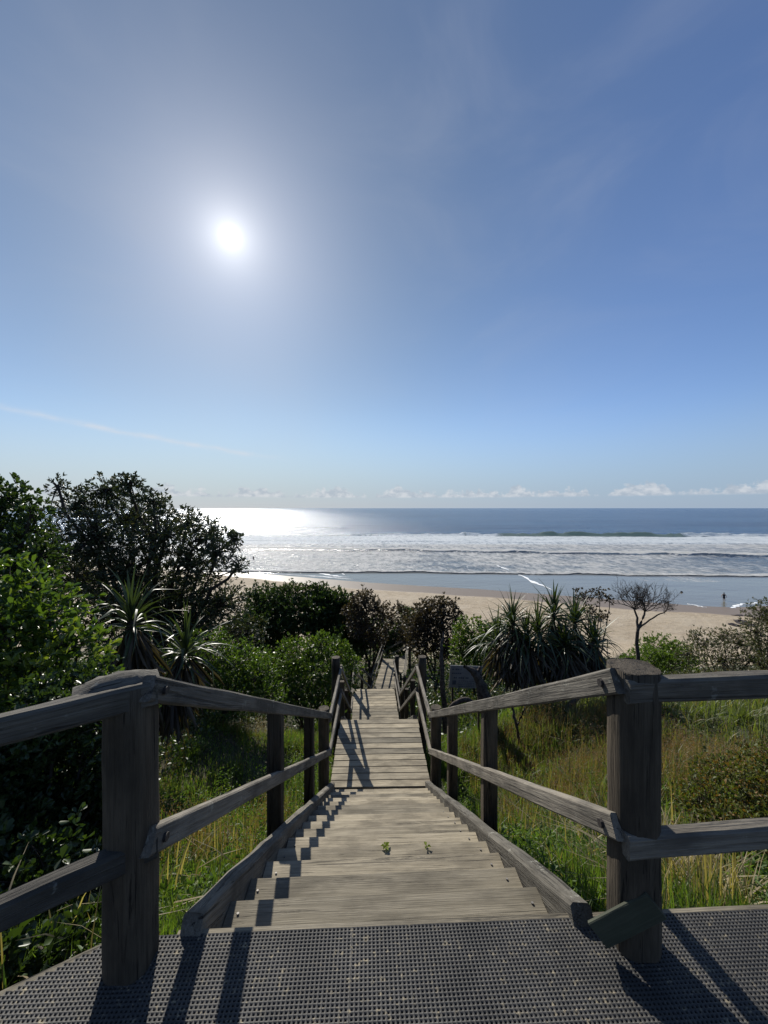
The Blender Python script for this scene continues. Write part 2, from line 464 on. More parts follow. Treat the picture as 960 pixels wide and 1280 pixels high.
def vnoise(x, y, seed=0):
    """value noise in numpy"""
    xi = np.floor(x).astype(np.int64); yi = np.floor(y).astype(np.int64)
    xf = x - xi; yf = y - yi
    def h(a, b):
        n = (a * 374761393 + b * 668265263 + seed * 1274126177) & 0xffffffff
        n = ((n ^ (n >> 13)) * 1274126177) & 0xffffffff
        return ((n ^ (n >> 16)) & 0xffff) / 65535.0
    u = xf * xf * (3 - 2 * xf); w = yf * yf * (3 - 2 * yf)
    return (h(xi, yi) * (1 - u) + h(xi + 1, yi) * u) * (1 - w) + (h(xi, yi + 1) * (1 - u) + h(xi + 1, yi + 1) * u) * w

def fbm(x, y, seed=0, o=4):
    s = 0; a = 0.5; t = 0
    for i in range(o):
        s = s + a * vnoise(x * 2 ** i, y * 2 ** i, seed + i); t += a; a *= 0.5
    return s / t - 0.5

# ------------------------------------------------------------------ stairs: the line they follow
RISE, GO = 0.17, 0.28
SEA = EYE - 17.0
#  name, (y, x, z) nodes along the walk
N0 = Vector((0.02, 1.48, 0.0))
N1 = Vector((-0.06, 1.48 + 16 * GO, -16 * RISE))
N2 = Vector((-0.10, 7.87, N1.z))
N3 = Vector((-0.27, 7.87 + 16 * GO, N2.z - 16 * RISE))
N4 = Vector((-0.38, 14.98, N3.z))
N5 = Vector((0.13, 14.98 + 14 * GO, N4.z - 14 * RISE))
N6 = Vector((0.72, 24.0, N5.z))

# ------------------------------------------------------------------ terrain
_py = np.array([-60, -3, 1.3, 2.2, 4.0, 6.0, 8.0, 10.0, 12.4, 15.0, 17.0, 19.0, 24.0, 32.0, 38.0, 46.0, 56.0, 70.0])
_pz = np.array([0.6, -0.25, -0.38, -0.80, -2.0, -3.2, -3.45, -4.5, -6.0, -6.2, -7.3, -8.6, -8.9, -11.2, -12.8, -14.1, -15.2, -17.0])
_yy = np.linspace(-60, 70, 1301)
_zz = np.interp(_yy, _py, _pz)
_k = np.ones(9) / 9
_zz = np.convolve(np.pad(_zz, 4, 'edge'), _k, 'valid')
_sx = np.array([-600, -120, -60, -33, -3, 20, 40, 54, 60, 70, 95, 160, 600.])
_sy = np.array([130, 124, 112, 100, 87.5, 80.5, 72.5, 67.0, 65.8, 67.5, 66, 60, 40.])
def shore_y(x): return np.interp(x, _sx, _sy)
def sstep(a, b, x):
    t = np.clip((x - a) / (b - a), 0, 1); return t * t * (3 - 2 * t)
def ground_z(x, y):
    x = np.asarray(x, float); y = np.asarray(y, float)
    z = np.interp(y + np.where(y > 26, (y - 26) / 20, 0).clip(0, 1) * 0.16 * x.clip(-60, 60), _yy, _zz)
    far = sstep(1.6, 4.0, np.abs(x))
    z = z + far * np.where(x > 0, 0.75, 0.45) * sstep(2.5, 5.0, y) * (1 - sstep(14, 22, y))
    z = z + far * (fbm(x * 0.45, y * 0.45, 3) * 0.9) * (1 - sstep(40, 50, y)) + fbm(x * 1.7, y * 1.7, 9, 3) * 0.16 * sstep(1.2, 1.9, np.abs(x))
    d = shore_y(x) - y
    b = SEA + np.clip(d, -60, 16) * 0.030 + np.clip(d - 16, 0, 40) * 0.018 + fbm(x * 0.12, y * 0.12, 21) * 0.22 * sstep(6, 18, d) + fbm(x * 0.7, y * 0.7, 5) * 0.12 * sstep(8, 20, d)
    return np.maximum(z, b)
def gz(x, y): return float(ground_z(np.array([x]), np.array([y]))[0])

def grade(parts):
    out = []
    for a, b, s in parts: out.append(np.arange(a, b, s))
    return np.concatenate(out)
gx = grade([(-620, -80, 30), (-80, -22, 2.0), (-22, -8, 0.5), (-8, 8, 0.2), (8, 26, 0.5), (26, 100, 1.5), (100, 640, 30)])
gy = grade([(-40, -4, 3), (-4, 14, 0.2), (14, 30, 0.4), (30, 130, 0.9), (130, 190, 10)])
GX, GY = np.meshgrid(gx, gy)
GZ = ground_z(GX, GY)
nx, ny = len(gx), len(gy)
idx = np.arange(nx * ny).reshape(ny, nx)
FQ = np.stack([idx[:-1, :-1], idx[:-1, 1:], idx[1:, 1:], idx[1:, :-1]], -1).reshape(-1, 4)
D = shore_y(GX) - GY
dune = np.interp(GY + np.where(GY > 26, (GY - 26) / 20, 0).clip(0, 1) * 0.16 * GX.clip(-60, 60), _yy, _zz)
sandy = sstep(-1.2, 0.6, GZ - dune - 0.25) * (GY > 30)
sandy = np.maximum(sandy, sstep(38, 47, GY + 0.14 * GX))
wet = 1 - sstep(3.0, 13.0, D + 5 * fbm(GX * 0.05, GY * 0.05, 31))
ground = link('ground', np_mesh('ground', np.stack([GX, GY, GZ], -1).reshape(-1, 3), FQ, M['ground'], True,
                                {'sandy': sandy, 'wet': wet}))
tag(ground, 'dune slope running down to a pale sand beach', 'ground', None, 'structure')

# ------------------------------------------------------------------ sea
wy = np.concatenate([grade([(52, 120, 0.6), (120, 200, 0.7), (200, 300, 0.6), (300, 460, 1.6)]), 460 * 1.06 ** np.arange(0, 80)])
wy = wy[wy < 46000]
wx = np.concatenate([-460 * 1.25 ** np.arange(20, -1, -1), grade([(-440, -150, 6), (-150, 330, 1.6), (330, 520, 6)]), 520 * 1.25 ** np.arange(0, 20)])
wx = wx[(np.abs(wx) < 42000)]
WX, WY = np.meshgrid(wx, wy)
meander = fbm(WX * 0.012, WY * 0.0 + 2.5, 41, 3)
m2 = fbm(WX * 0.03, WY * 0 + 7.5, 43, 3)
m3 = fbm(WX * 0.14, WY * 0 + 4.5, 47, 4)
WZ = np.full(WX.shape, SEA)
foam = np.zeros(WX.shape); green = np.zeros(WX.shape)
# swell lines outside the break
for y0, amp, wid, ph in ((330, 0.45, 10, 1), (385, 0.5, 12, 2), (450, 0.4, 14, 3), (300, 0.35, 8, 4)):
    c = y0 + 26 * fbm(WX * 0.006, WY * 0 + ph, 50 + ph, 3)
    WZ += amp * np.exp(-((WY - c) / wid) ** 2) * (0.5 + fbm(WX * 0.01, WY * 0 + ph * 3.3, 60 + ph, 2) * 1.4).clip(0, 2)
# the breaking wave: steep green face towards the beach
cw = 238 + 14 * meander + 5 * m2 + 1.5 * m3 - 0.02 * WX
t = WY - cw
hw = (2.35 + 1.2 * m2) * sstep(-40, 50, WX) * (1 - 0.35 * sstep(190, 320, WX)) + 0.35
spill = (1 - sstep(40, 85, WX + 50 * m3 + 40 * m2) * (1 - sstep(160, 200, WX + 50 * m3 + 40 * m2)))
hw = hw * (1 - 0.45 * spill) * (0.85 + 1.3 * m3 + 0.8 * m2).clip(0.35, 1.5)
WZ += hw * np.where(t < 0, np.exp(-(t / 2.5) ** 2), np.exp(-(t / 7.0) ** 2))
hw0 = hw
face = np.exp(-((t + 2.0) / 2.6) ** 2)
clean = sstep(40, 85, WX + 50 * m3 + 40 * m2) * (1 - sstep(160, 200, WX + 50 * m3 + 40 * m2))
green = np.maximum(green, face * (0.35 + 0.65 * clean))
spill = (1 - clean) * sstep(-60, 20, WX + 60 * m2)
foam = np.maximum(foam, spill * np.exp(-((t + 1.5) / 5.0) ** 2) * 0.95)
WZ += spill * sstep(150, 200, WX) * np.exp(-((t + 1.0) / 3.0) ** 2) * (0.5 + 2.2 * fbm(WX * 0.12, WY * 0.3, 83, 3))
foam = np.maximum(foam, clean * np.exp(-((t - 0.2) / 0.9) ** 2) * (0.30 + 0.5 * (m3 + m2)))
# a far breaker
cw2 = 318 + 10 * meander
foam = np.maximum(foam, np.exp(-((WY - cw2) / 2.5) ** 2) * sstep(-95, -85, WX) * (1 - sstep(-38, -30, WX)) * 0.72)
WZ += 0.7 * np.exp(-((WY - cw2) / 3.5) ** 2) * sstep(-110, -85, WX) * (1 - sstep(-38, -20, WX))
# bores of white water
b1 = 150 + 12 * meander + 7 * m2 + 5 * m3 - 0.10 * WX
b2 = 99.5 + 7 * meander + 4 * m2 + 3.0 * m3 - 0.04 * WX
for c, a, wb in ((b1, 0.60 * (1 + 1.5 * m3), 9.0), (b2, 0.24 * (1 + 1.6 * m3), 6.0), (195 + 8 * m2 - 0.08 * WX, 0.35, 7.0)):
    t = WY - c
    WZ += a * np.where(t < 0, np.exp(-(t / 0.9) ** 2), np.exp(-(t / wb) ** 2))
t1 = WY - b1; t2 = WY - b2; t0 = cw - WY
outer = sstep(3.0, 6.5, t0 + 3 * m3) * sstep(-0.5, 1.0, t1)
foam = np.maximum(foam, outer * (0.66 - 0.14 * sstep(0, 100, t0)) * sstep(-130, -20, WX + 40 * m2 + (260 - WY) * 1.5))
foam = np.maximum(foam, sstep(-0.5, 0.6, t1) * (1 - sstep(6, 20, t1)) * 0.72)
inner = sstep(-0.4, 0.6, t2) * (1 - sstep(-1.2, -0.2, t1))
foam = np.maximum(foam, inner * (0.54 + 0.10 * fbm(WX * 0.05, WY * 0.05, 77) * 2 - 0.10 * sstep(20, 140, WX)))
foam = np.maximum(foam, sstep(-0.4, 0.4, t2) * (1 - sstep(1.5, 7, t2)) * 0.70)
green = np.maximum(green, (0.45 * np.exp(-((t1 + 0.9) / 1.0) ** 2)))
sh_ = sstep(0.0, 30.0, WY - shore_y(WX))
green = np.maximum(green, 0.35 * (1 - sstep(110, 200, WY)))

calm = 1 - sstep(-1.0, 1.0, t2)
# faint broken foam in the shallows
foam = np.maximum(foam, calm * 0.40 * sstep(0.03, 0.20, fbm(WX * 0.03, WY * 0.10, 91, 4)))
WZ += calm * 0.02 * fbm(WX * 0.2, WY * 0.5, 95)
n_x, n_y = len(wx), len(wy)
idx = np.arange(n_x * n_y).reshape(n_y, n_x)
FQ = np.stack([idx[:-1, :-1], idx[:-1, 1:], idx[1:, 1:], idx[1:, :-1]], -1).reshape(-1, 4)
sea = link('sea', np_mesh('sea', np.stack([WX, WY, WZ], -1).reshape(-1, 3), FQ, M['sea'], True,
                          {'foam': foam, 'green': green, 'calm': calm, 'thin': face * (0.3 + 0.7 * clean)}))
tag(sea, 'blue sea with bands of white surf rolling in', 'sea', None, 'structure')

def ribbon(pts, w0, seed):
    """a narrow wavering strip of foam lying on the water"""
    P = []
    for (a, b) in zip(pts[:-1], pts[1:]):
        for i in range(14):
            t = i / 14; P.append((a[0] + (b[0] - a[0]) * t, a[1] + (b[1] - a[1]) * t))
    P.append(pts[-1])
    P = np.array(P); n = len(P)
    T_ = np.gradient(P, axis=0); T_ /= np.linalg.norm(T_, axis=1)[:, None] + 1e-9
    Nn = np.stack([-T_[:, 1], T_[:, 0]], 1)
    s = np.arange(n)
    P = P + Nn * (fbm(s * 0.13, s * 0 + seed, seed)[:, None] * 1.8)
    w = w0 * (0.25 + 1.6 * np.abs(fbm(s * 0.35, s * 0 + seed, seed + 9)) * 2) * np.clip(np.minimum(s, n - 1 - s) / 6.0, 0.05, 1)
    V = []
    for k in (-1, -0.4, 0.4, 1):
        q = P + Nn * (w * k)[:, None]
        z = np.maximum(ground_z(q[:, 0], q[:, 1]), SEA + 0.01) + (0.05 if abs(k) < 1 else 0.02)
        V.append(np.column_stack([q, z]))
    V = np.concatenate(V); Fs = []
    for k in range(3):
        for i in range(n - 1):
            Fs.append((k * n + i, k * n + i + 1, (k + 1) * n + i + 1, (k + 1) * n + i))
    return V, Fs
def wp(u, v):
    Y = 17.0 * F / (v - CV); return ((u - CU) / F * Y, Y)
ribs = [([wp(617, 706), wp(640, 714), wp(662, 726), wp(690, 738)], 0.5),
        ([wp(339, 709), wp(370, 714), wp(410, 718), wp(436, 722)], 0.55),
        ([wp(423, 717), wp(433, 719)], 0.4),
        ([wp(305, 716), wp(350, 718), wp(400, 720.5), wp(450, 725)], 0.35),
        ([wp(858, 755), wp(872, 757.5), wp(884, 759.5)], 0.30),
        ([wp(910, 760.5), wp(922, 757), wp(935, 754.5), wp(952, 753)], 0.38)]
V, Fs = [], []
for k, (pts, w) in enumerate(ribs):
    v, f = ribbon(pts, w, 5 + k)
    o_ = sum(len(x) for x in V); V.append(v); Fs += [tuple(i + o_ for i in q) for q in f]
swash = link('swash_foam', py_mesh('swash_foam', np.concatenate(V), Fs, M['foam'], True))
tag(swash, 'thin white foam lines left by the swash on the shallows', 'foam', None, 'stuff')

# ------------------------------------------------------------------ viewing deck
deck = thing('viewing_deck', (0, 1.475, 0), 'dark square mesh deck with weathered timber posts and rails at stair top', 'deck')
DU = Vector((1, 0.04, 0)).normalized(); DW = Vector((-0.04, 1, 0)).normalized()
DO = Vector((0, 1.475, 0))
def dk(u, w, z=0.0): return DO + DU * u + DW * w + Vector((0, 0, z))
NX, NY = 90, 80
PX, PYp = 1.31 / NX, 0.988 / NY
def grate_mesh(keep=None):
    hx, hy, dz = 0.0076 / 2, 0.0068 / 2, 0.012
    i, j = np.meshgrid(np.arange(NX), np.arange(NY), indexing='ij')
    cx = (i.ravel() + 0.5) * PX; cy = (j.ravel() + 0.5) * PYp
    if keep is not None:
        k = keep(cx, cy); cx, cy = cx[k], cy[k]
    n = len(cx)
    ox = np.array([-1, 1, 1, -1]); oy = np.array([-1, -1, 1, 1])
    outer = np.stack([cx[:, None] + ox * PX / 2, cy[:, None] + oy * PYp / 2, np.zeros((n, 4))], -1)
    inner = np.stack([cx[:, None] + ox * hx, cy[:, None] + oy * hy, np.zeros((n, 4)) - 0.0008], -1)
    ev = 0.0016                                   # solid rim of the panel
    outer[:, :, 0] = np.where(outer[:, :, 0] < 1e-4, -ev, np.where(outer[:, :, 0] > 1.31 - 1e-4, 1.31 + ev, outer[:, :, 0]))
    outer[:, :, 1] = np.where(outer[:, :, 1] < 1e-4, -ev, np.where(outer[:, :, 1] > 0.988 - 1e-4, 0.988 + ev, outer[:, :, 1]))
    low = inner.copy(); low[:, :, 2] = -dz
    V = np.concatenate([outer, inner, low], 1).reshape(-1, 3)
    b = (np.arange(n) * 12)[:, None]
    Fs = []
    for q in range(4):
        r = (q + 1) % 4
        Fs.append(np.concatenate([b + q, b + r, b + 4 + r, b + 4 + q], 1))
        Fs.append(np.concatenate([b + 4 + q, b + 4 + r, b + 8 + r, b + 8 + q], 1))
    return np_mesh('grating_panel', V, np.concatenate(Fs), M['grate'])
full = grate_mesh()
CUTA = Vector((-1.0, 1.42, 0)); CUTS = 0.60
def panel(u0, w0):
    o0 = dk(u0, w0)
    def keep(cx, cy):
        X = o0.x + DU.x * cx + DW.x * cy; Y = o0.y + DU.y * cx + DW.y * cy
        return (X > -1.0) | (Y < 1.42 + CUTS * (X + 1.0))
    cx, cy = np.meshgrid([0, 1.31], [0, 0.99])
    k = keep(cx.ravel(), cy.ravel())
    if not k.any(): return
    me = full if k.all() else grate_mesh(keep)
    place('grating_panel', me, o0, DU, deck)
for u0 in (-2.748, -1.434, -0.12, 1.194, 2.508):
    for w0 in (-0.99, -1.983, -2.976):
        panel(u0, w0)
# the sleeper at the head of the stairs and the bearers under the mesh
beam('edge_beam', dk(-0.78, 0.012, -0.055), dk(2.9, 0.012, -0.055), 0.022, 0.10, M['tread'], deck, 0.003, 18, 0.001)
a0 = Vector((-1.0, 1.43, -0.05)); a1 = a0 + Vector((-1.9, -1.9 * CUTS, 0))
beam('edge_beam', a0, a1, 0.03, 0.09, M['tread'], deck, 0.003, 12, 0.002)
for w_ in (-0.45, -1.1, -1.75, -2.4):
    beam('bearer', dk(-2.6 if w_ < -1 else -1.35, w_, -0.09), dk(3.6, w_, -0.09), 0.06, 0.14, M['post'], deck, 0.004, 6)

LP = Vector((-0.895, 1.365, 0)); RP = Vector((0.925, 1.43, 0))
pole('post', LP + Vector((0, 0, -0.7)), 0.7 + 0.985, 0.084, M['post'], deck, 24, 0.075, 0.003)
rp = pole('post', RP + Vector((0, 0, -0.7)), 0.7 + 1.012, 0.086, M['post'], deck, 24, 0.077, 0.003)
# wing rails
LD = Vector((-0.80, -0.60, 0)).normalized(); RD = Vector((1, 0.085, 0)).normalized()
LP2 = LP + LD * 1.75; RP2 = RP + RD * 1.9
pole('post', LP2 + Vector((0, 0, -0.7)), 0.7 + 1.02, 0.095, M['post'], deck, 20, 0.085, 0.003)
pole('post', RP2 + Vector((0, 0, -0.7)), 0.7 + 1.03, 0.095, M['post'], deck, 20, 0.085, 0.003)
LN = Vector((LD.y, -LD.x, 0)); LN = LN if LN.dot(Vector((0, -1, 0))) > 0 else -LN
RN = Vector((RD.y, -RD.x, 0)); RN = RN if RN.dot(Vector((0, -1, 0))) > 0 else -RN
def wing(P, Dv, Nv, L, z, h):
    p = P + Nv * 0.050 - Dv * 0.072; p = Vector((p.x, p.y, z - h / 2))
    return beam('handrail', p, p + Dv * L, 0.058, h, M['rail'], deck, 0.010, 16, 0.0035, 0.004)
wing(LP, LD, LN, 1.95, 0.992, 0.084)
wing(LP, LD, LN, 1.95, 0.452, 0.084)
wing(RP, RD, RN, 2.1, 0.992, 0.084)
wing(RP, RD, RN, 2.1, 0.442, 0.084)
# slab of old timber lying over the joint on the left post
def lump():
    V, Fa = [], []
    nxx, nyy = 14, 6
    for i in range(nxx + 1):
        for j in range(nyy + 1):
            a, b = i / nxx, j / nyy
            e = (1 - abs(2 * a - 1) ** 2.4) * (1 - abs(2 * b - 1) ** 3)
            V.append((-0.15 + 0.25 * a, -0.055 + 0.11 * b, 0.034 * e + 0.006 * mnoise.noise(Vector((a * 9, b * 7, 2)))))
    for i in range(nxx):
        for j in range(nyy):
            q = i * (nyy + 1) + j
            Fa.append((q, q + nyy + 1, q + nyy + 2, q + 1))
    return py_mesh('post_cap', V, Fa, M['stringer'], True)
place('post_cap', lump(), LP + Vector((-0.015, -0.005, 0.988)), -LD, deck)
# low mossy board nailed across the foot of the right post
kb0 = Vector((0.765, 1.375, 0.0)); kb1 = Vector((1.02, 1.335, 0.115))
beam('kick_board', at(747, 1168, 1.395), at(820, 1131, 1.340), 0.016, 0.095, M['green_board'], deck, 0.003, 6, 0.001)

# ------------------------------------------------------------------ flights and landings
tread_meshes = [beam_mesh('tread', 1.40, sect_box(0.286, 0.045, 0.006), M['tread'], 14, 0.0022, 200 + k) for k in range(5)]
def rail_pair(parent, A, B, side, h0, h1, rm0, rm1, dz=0.0):
    """top rail and mid rail along one side from node A to node B (points at walking level)"""
    for ha, hb in ((h0, h1), (rm0, rm1)):
        p0 = A + Vector((0, 0, ha)); p1 = B + Vector((0, 0, hb))
        d = (p1 - p0).normalized()
        r = beam('handrail', p0 - d * 0.045, p1 + d * 0.07, 0.045, 0.084, M['rail_sunlit'], parent, 0.007, 14, 0.003, 0.004)
        L = (p1 - p0).length + 0.115
        for xx in (0.075, L - 0.075):
            me = beam_mesh('bolt', 0.012, sect_round(0.015, 8), M['rust'], 1, 0, 0, 0, False)
            b = bpy.data.objects.new('bolt', me); COL.objects.link(b); b.parent = r
            sgn = side
            b.matrix_basis = Matrix.Translation((xx, 0.0215 * sgn, 0)) @ Matrix.Rotation(PI / 2 * sgn, 4, 'Z')

def flight(A, B, n, label, first=False, tm=tread_meshes, hA=1.0, hB=1.15, posts=(0.36, 0.70)):
    T_ = thing('stair_flight', A, label, 'stairs', 'flights of the beach stairs')
    d = Vector((B.x - A.x, B.y - A.y, 0)); L = d.length; d.normalize(); r = Vector((d.y, -d.x, 0))
    go = L / n
    for k in range(1, n):
        c = A + d * (go * (k - 1) + go / 2 + 0.008) + Vector((0, 0, -RISE * k - 0.0225))
        sk = r if not first else (r + d * 0.03 * (1 - k / n)).normalized()
        o = place('tread', random.choice(tm), c - sk * 0.70, sk, T_, Vector((0, 0, 1)))
        if k < 10 and first:
            for s_ in (0.06, 1.34):
                for q in (-0.07, 0.07):
                    sc_ = bpy.data.objects.new('screw', screw_me); COL.objects.link(sc_); sc_.parent = o
                    sc_.location = (s_ + random.uniform(-.012, .012), q + random.uniform(-.012, .012), 0.0205)
    for s_ in (-1, 1):
        e0 = A + d * (-0.055) + r * (0.748 * s_) + Vector((0, 0, -0.045))
        sl = -RISE / go
        e1 = A + d * (L - 0.02) + r * (0.748 * s_); e1.z = e0.z + sl * (L + 0.035)
        if not first:
            e0 = A + d * 0.03 + r * (0.748 * s_) + Vector((0, 0, -0.09)); e1.z = e0.z + sl * (L - 0.05)
        beam('stringer', e0, e1, 0.085, 0.26, M['stringer'], T_, 0.012, 34, 0.006, 0.02 if first else 0.0, Vector((0, 0, 1)), 0.16 if first else 0.0)
        # posts between the ends
        for t in posts:
            p = A + d * (L * t) + r * (0.858 * s_)
            zt = A.z + hA + (B.z + hB - A.z - hA) * t - 0.06
            zb = min(gz(p.x, p.y), A.z - RISE * n * t - 0.35) - 0.25
            beam('post', (p.x, p.y, zb), (p.x, p.y, zt), 0.112, 0.112, M['post'], T_, 0.010, 10, 0.003, 0.004, Vector((0, 1, 0)))
        a = A + r * (0.775 * s_); b = B + r * (0.775 * s_)
        if first:
            base = LP if s_ < 0 else RP
            a = Vector((base.x, base.y, 0)) + r * (-0.078 * s_) + d * 0.0
        rail_pair(T_, a, b, s_, hA - 0.045, hB - 0.045, hA - 0.575 if first else hA - 0.50, hB - 0.60 if first else hB - 0.55)
    return T_
screw_me = beam_mesh('screw', 0.008, sect_round(0.0055, 8), M['steel'], 1, 0, 0, 0, False)
for v_ in screw_me.vertices:
    v_.co = (v_.co.y, v_.co.z, v_.co.x)

def landing(A, B, label, nb, h0=1.12, h1=1.1, tops=(1.2, 1.3), sides=(-1, 1), end_rails=True):
    T_ = thing('landing', (A + B) / 2, label, 'landing', 'landings of the beach stairs')
    d = Vector((B.x - A.x, B.y - A.y, 0)); L = d.length; d.normalize(); r = Vector((d.y, -d.x, 0))
    pitch = L / nb; wd = 1.57
    ms = [beam_mesh('board', wd, sect_box(pitch - 0.010, 0.040, 0.005), M['tread'], 10, 0.0016, 300 + k + nb) for k in range(4)]
    for k in range(nb):
        c = A + d * (pitch * (k + 0.5)) + Vector((0, 0, -0.02))
        place('board', random.choice(ms), c - r * (wd / 2 + random.uniform(-0.008, 0.008)), r, T_)
    for s_ in (-1, 1):
        q = r * (0.70 * s_) + Vector((0, 0, -0.13))
        beam('bearer', A + d * 0.02 + q, B - d * 0.02 + q, 0.07, 0.17, M['post'], T_, 0.005, 8, 0.002)
        for (P, tp) in ((A + d * 0.06, tops[0]), (B - d * 0.06, tops[1])):
            p = P + r * (0.878 * s_)
            zb = gz(p.x, p.y) - 0.5
            pole('post', (p.x, p.y, zb), P.z + tp - zb, 0.083, M['post'], T_, 18, None, 0.003)
        if s_ in sides:
            rail_pair(T_, A + r * (0.775 * s_), B + r * (0.775 * s_), s_, h0 - 0.045, h1 - 0.045, h0 - 0.56, h1 - 0.56)
    return T_
flight(N0, N1, 16, 'upper flight of grey timber stairs leading down from the mesh deck', True)
landing(N1, N2, 'timber landing below the first flight, with shadows of rails across it', 12)
flight(N2, N3, 16, 'middle flight of timber stairs dropping from the first landing', False, hA=1.1, hB=1.08, posts=(0.34, 0.68))
landing(N3, N4, 'lower timber landing between the middle and the last flight', 14)
flight(N4, N5, 14, 'lowest flight of timber stairs between shrubs, turned a little aside', False, hA=1.1, hB=1.08, posts=(0.5,))
landing(N5, N6, 'long timber boardwalk at the foot of the stairs under small trees', 30)
# the walk goes on down to the left
d6 = Vector((N6.x - N5.x, N6.y - N5.y, 0)).normalized(); r6 = Vector((d6.y, -d6.x, 0))
N7 = N6 + d6 * 0.02
d7 = (d6 * 0.80 - r6 * 0.60).normalized(); 
N7b = N6 + d7 * 2.3 + Vector((0, 0, -8 * RISE)) - r6 * 0.1
flight(N6 + d6 * 0.05, Vector((N7b.x, N7b.y, N6.z - 8 * RISE)), 8, 'last short run of timber steps turning off under dark trees', False, hA=1.1, hB=1.1, posts=(0.95,))

# little weeds sprouting between the treads
def sprout(u, v, n, k, label):
    Y = N0.y + GO * k - 0.02; Z = -RISE * k
    x = (u - CU) / F * Y
    t = thing('weed_sprout', (x, Y, Z), label, 'weed', 'weeds on the stairs')
    for i in range(n):
        a = 2 * PI * i / n + random.uniform(-.3, .3)
        L = random.uniform(0.025, 0.04); w = L * 0.30
        dx, dy = math.cos(a), math.sin(a)
        V = [(0, 0, 0.008), (dx * L * .5 - dy * w, dy * L * .5 + dx * w, .022), (dx * L, dy * L, .014), (dx * L * .5 + dy * w, dy * L * .5 - dx * w, .022)]
        o = link('leaf', py_mesh('leaf', V, [(0, 1, 2), (0, 2, 3)], M['sprout'])); o.parent = t
    st_ = link('stem', beam_mesh('stem', 0.03, sect_round(0.002, 6), M['grass'], 2, 0, 3)); st_.parent = t
    st_.rotation_euler = (0, -PI / 2, 0); st_.location = (0, 0, -0.01)
sprout(482, 1049, 6, 4, 'green weed sprout with a tuft of leaves on a tread')
sprout(533, 1063, 3, 4, 'thin three-leaved weed sprout on a stair tread')

# ------------------------------------------------------------------ plants
def unit(a): return a / (np.linalg.norm(a, axis=-1, keepdims=True) + 1e-9)
def rdir(n): return unit(rng.normal(size=(n, 3)))

def leaf_geo(P, A, L, Wd, fine=False, fold=0.18, droop=0.0):
    """leaf blades: base points P, axes A, lengths L, widths Wd -> verts, quads (every leaf an island)"""
    n = len(P)
    A = unit(A)
    S = unit(np.cross(A, rdir(n))); Nn = np.cross(A, S)
    L = L[:, None]; Wd = Wd[:, None]
    if not fine:
        V = np.stack([P, P + A * L * 0.55 + S * Wd * 0.5 + Nn * Wd * fold, P + A * L - Nn * L * droop, P + A * L * 0.55 - S * Wd * 0.5 + Nn * Wd * fold], 1)
        b = np.arange(n)[:, None] * 4
        Fs = np.concatenate([b, b + 1, b + 2, b + 3], 1)
        return V.reshape(-1, 3), Fs
    up = Nn * Wd * fold
    V = np.stack([P, P + A * L * 0.38 + S * Wd * 0.36 + up * .8, P + A * L * 0.76 + S * Wd * 0.5 + up - Nn * L * droop * .4, P + A * L - Nn * L * droop,
                  P + A * L * 0.76 - S * Wd * 0.5 + up - Nn * L * droop * .4, P + A * L * 0.38 - S * Wd * 0.36 + up * .8], 1)
    b = np.arange(n)[:, None] * 6
    Fs = np.concatenate([np.concatenate([b, b + 1, b + 2, b + 3], 1), np.concatenate([b, b + 3, b + 4, b + 5], 1)])
    return V.reshape(-1, 3), Fs

def crown_points(clumps, n_twigs, k, spread=0.9, up=0.35, bias=2.6, hollow=0.0):
    """twig ends spread through the clumps, denser towards the outside, a few leaves on each"""
    w = np.array([c[1][0] * c[1][1] * c[1][2] for c in clumps]) ** 0.72
    pick = rng.choice(len(clumps), n_twigs, p=w / w.sum())
    C = np.array([c[0] for c in clumps])[pick]; R = np.array([c[1] for c in clumps])[pick]
    d = rdir(n_twigs)
    rad = rng.random(n_twigs) ** (1 / bias)
    rad = rad * (0.82 + 0.36 * rng.random(n_twigs))
    # ragged outline: every direction has its own reach
    reach = 0.78 + 0.5 * (vnoise(d[:, 0] * 2.6 + pick * 3.7, d[:, 1] * 2.6 + d[:, 2] * 2.1, 5))
    P = C + d * R * (rad * reach)[:, None]
    out = unit(d * 0.8 + np.array([0, 0, up]) + 0.45 * rdir(n_twigs))
    Pk = np.repeat(P, k, 0); Ok = np.repeat(out, k, 0)
    A = unit(Ok + spread * rdir(len(Pk)))
    Pk = Pk - Ok * (rng.random(len(Pk))[:, None] * 0.10 * np.repeat(R.mean(1), k)[:, None])
    return P, Pk, A

def tube_geo(paths):
    """[(points, radii)] -> verts, quads"""
    V, Fs, o = [], [], 0
    for pts, rad in paths:
        pts = np.asarray(pts, float); n = len(pts); k = 7 if max(rad) > 0.03 else 5
        T_ = unit(np.gradient(pts, axis=0))
        ref = np.where(np.abs(T_[:, 2:3]) > 0.9, np.array([[1., 0, 0]]), np.array([[0, 0, 1.]]))
        S = unit(np.cross(T_, ref)); B = np.cross(T_, S)
        for i in range(n):
            for j in range(k):
                t = 2 * PI * j / k
                V.append(pts[i] + (S[i] * math.cos(t) + B[i] * math.sin(t)) * rad[i])
        for i in range(n - 1):
            for j in range(k):
                a = o + i * k + j; b = o + i * k + (j + 1) % k
                Fs.append((a, b, b + k, a + k))
        o += n * k
    return np.array(V), np.array(Fs)

def limb(a, b, r0, r1, n=7, sag=0.15, wob=0.06):
    a = np.array(a, float); b = np.array(b, float); L = np.linalg.norm(b - a)
    t = np.linspace(0, 1, n)[:, None]
    mid = (a + b) / 2 + np.array([0, 0, sag * L]) + rng.normal(size=3) * wob * L
    P = (1 - t) ** 2 * a + 2 * t * (1 - t) * mid + t ** 2 * b
    P[1:-1] += rng.normal(size=(n - 2, 3)) * wob * L * 0.18
    return P, list(np.linspace(r0, r1, n))

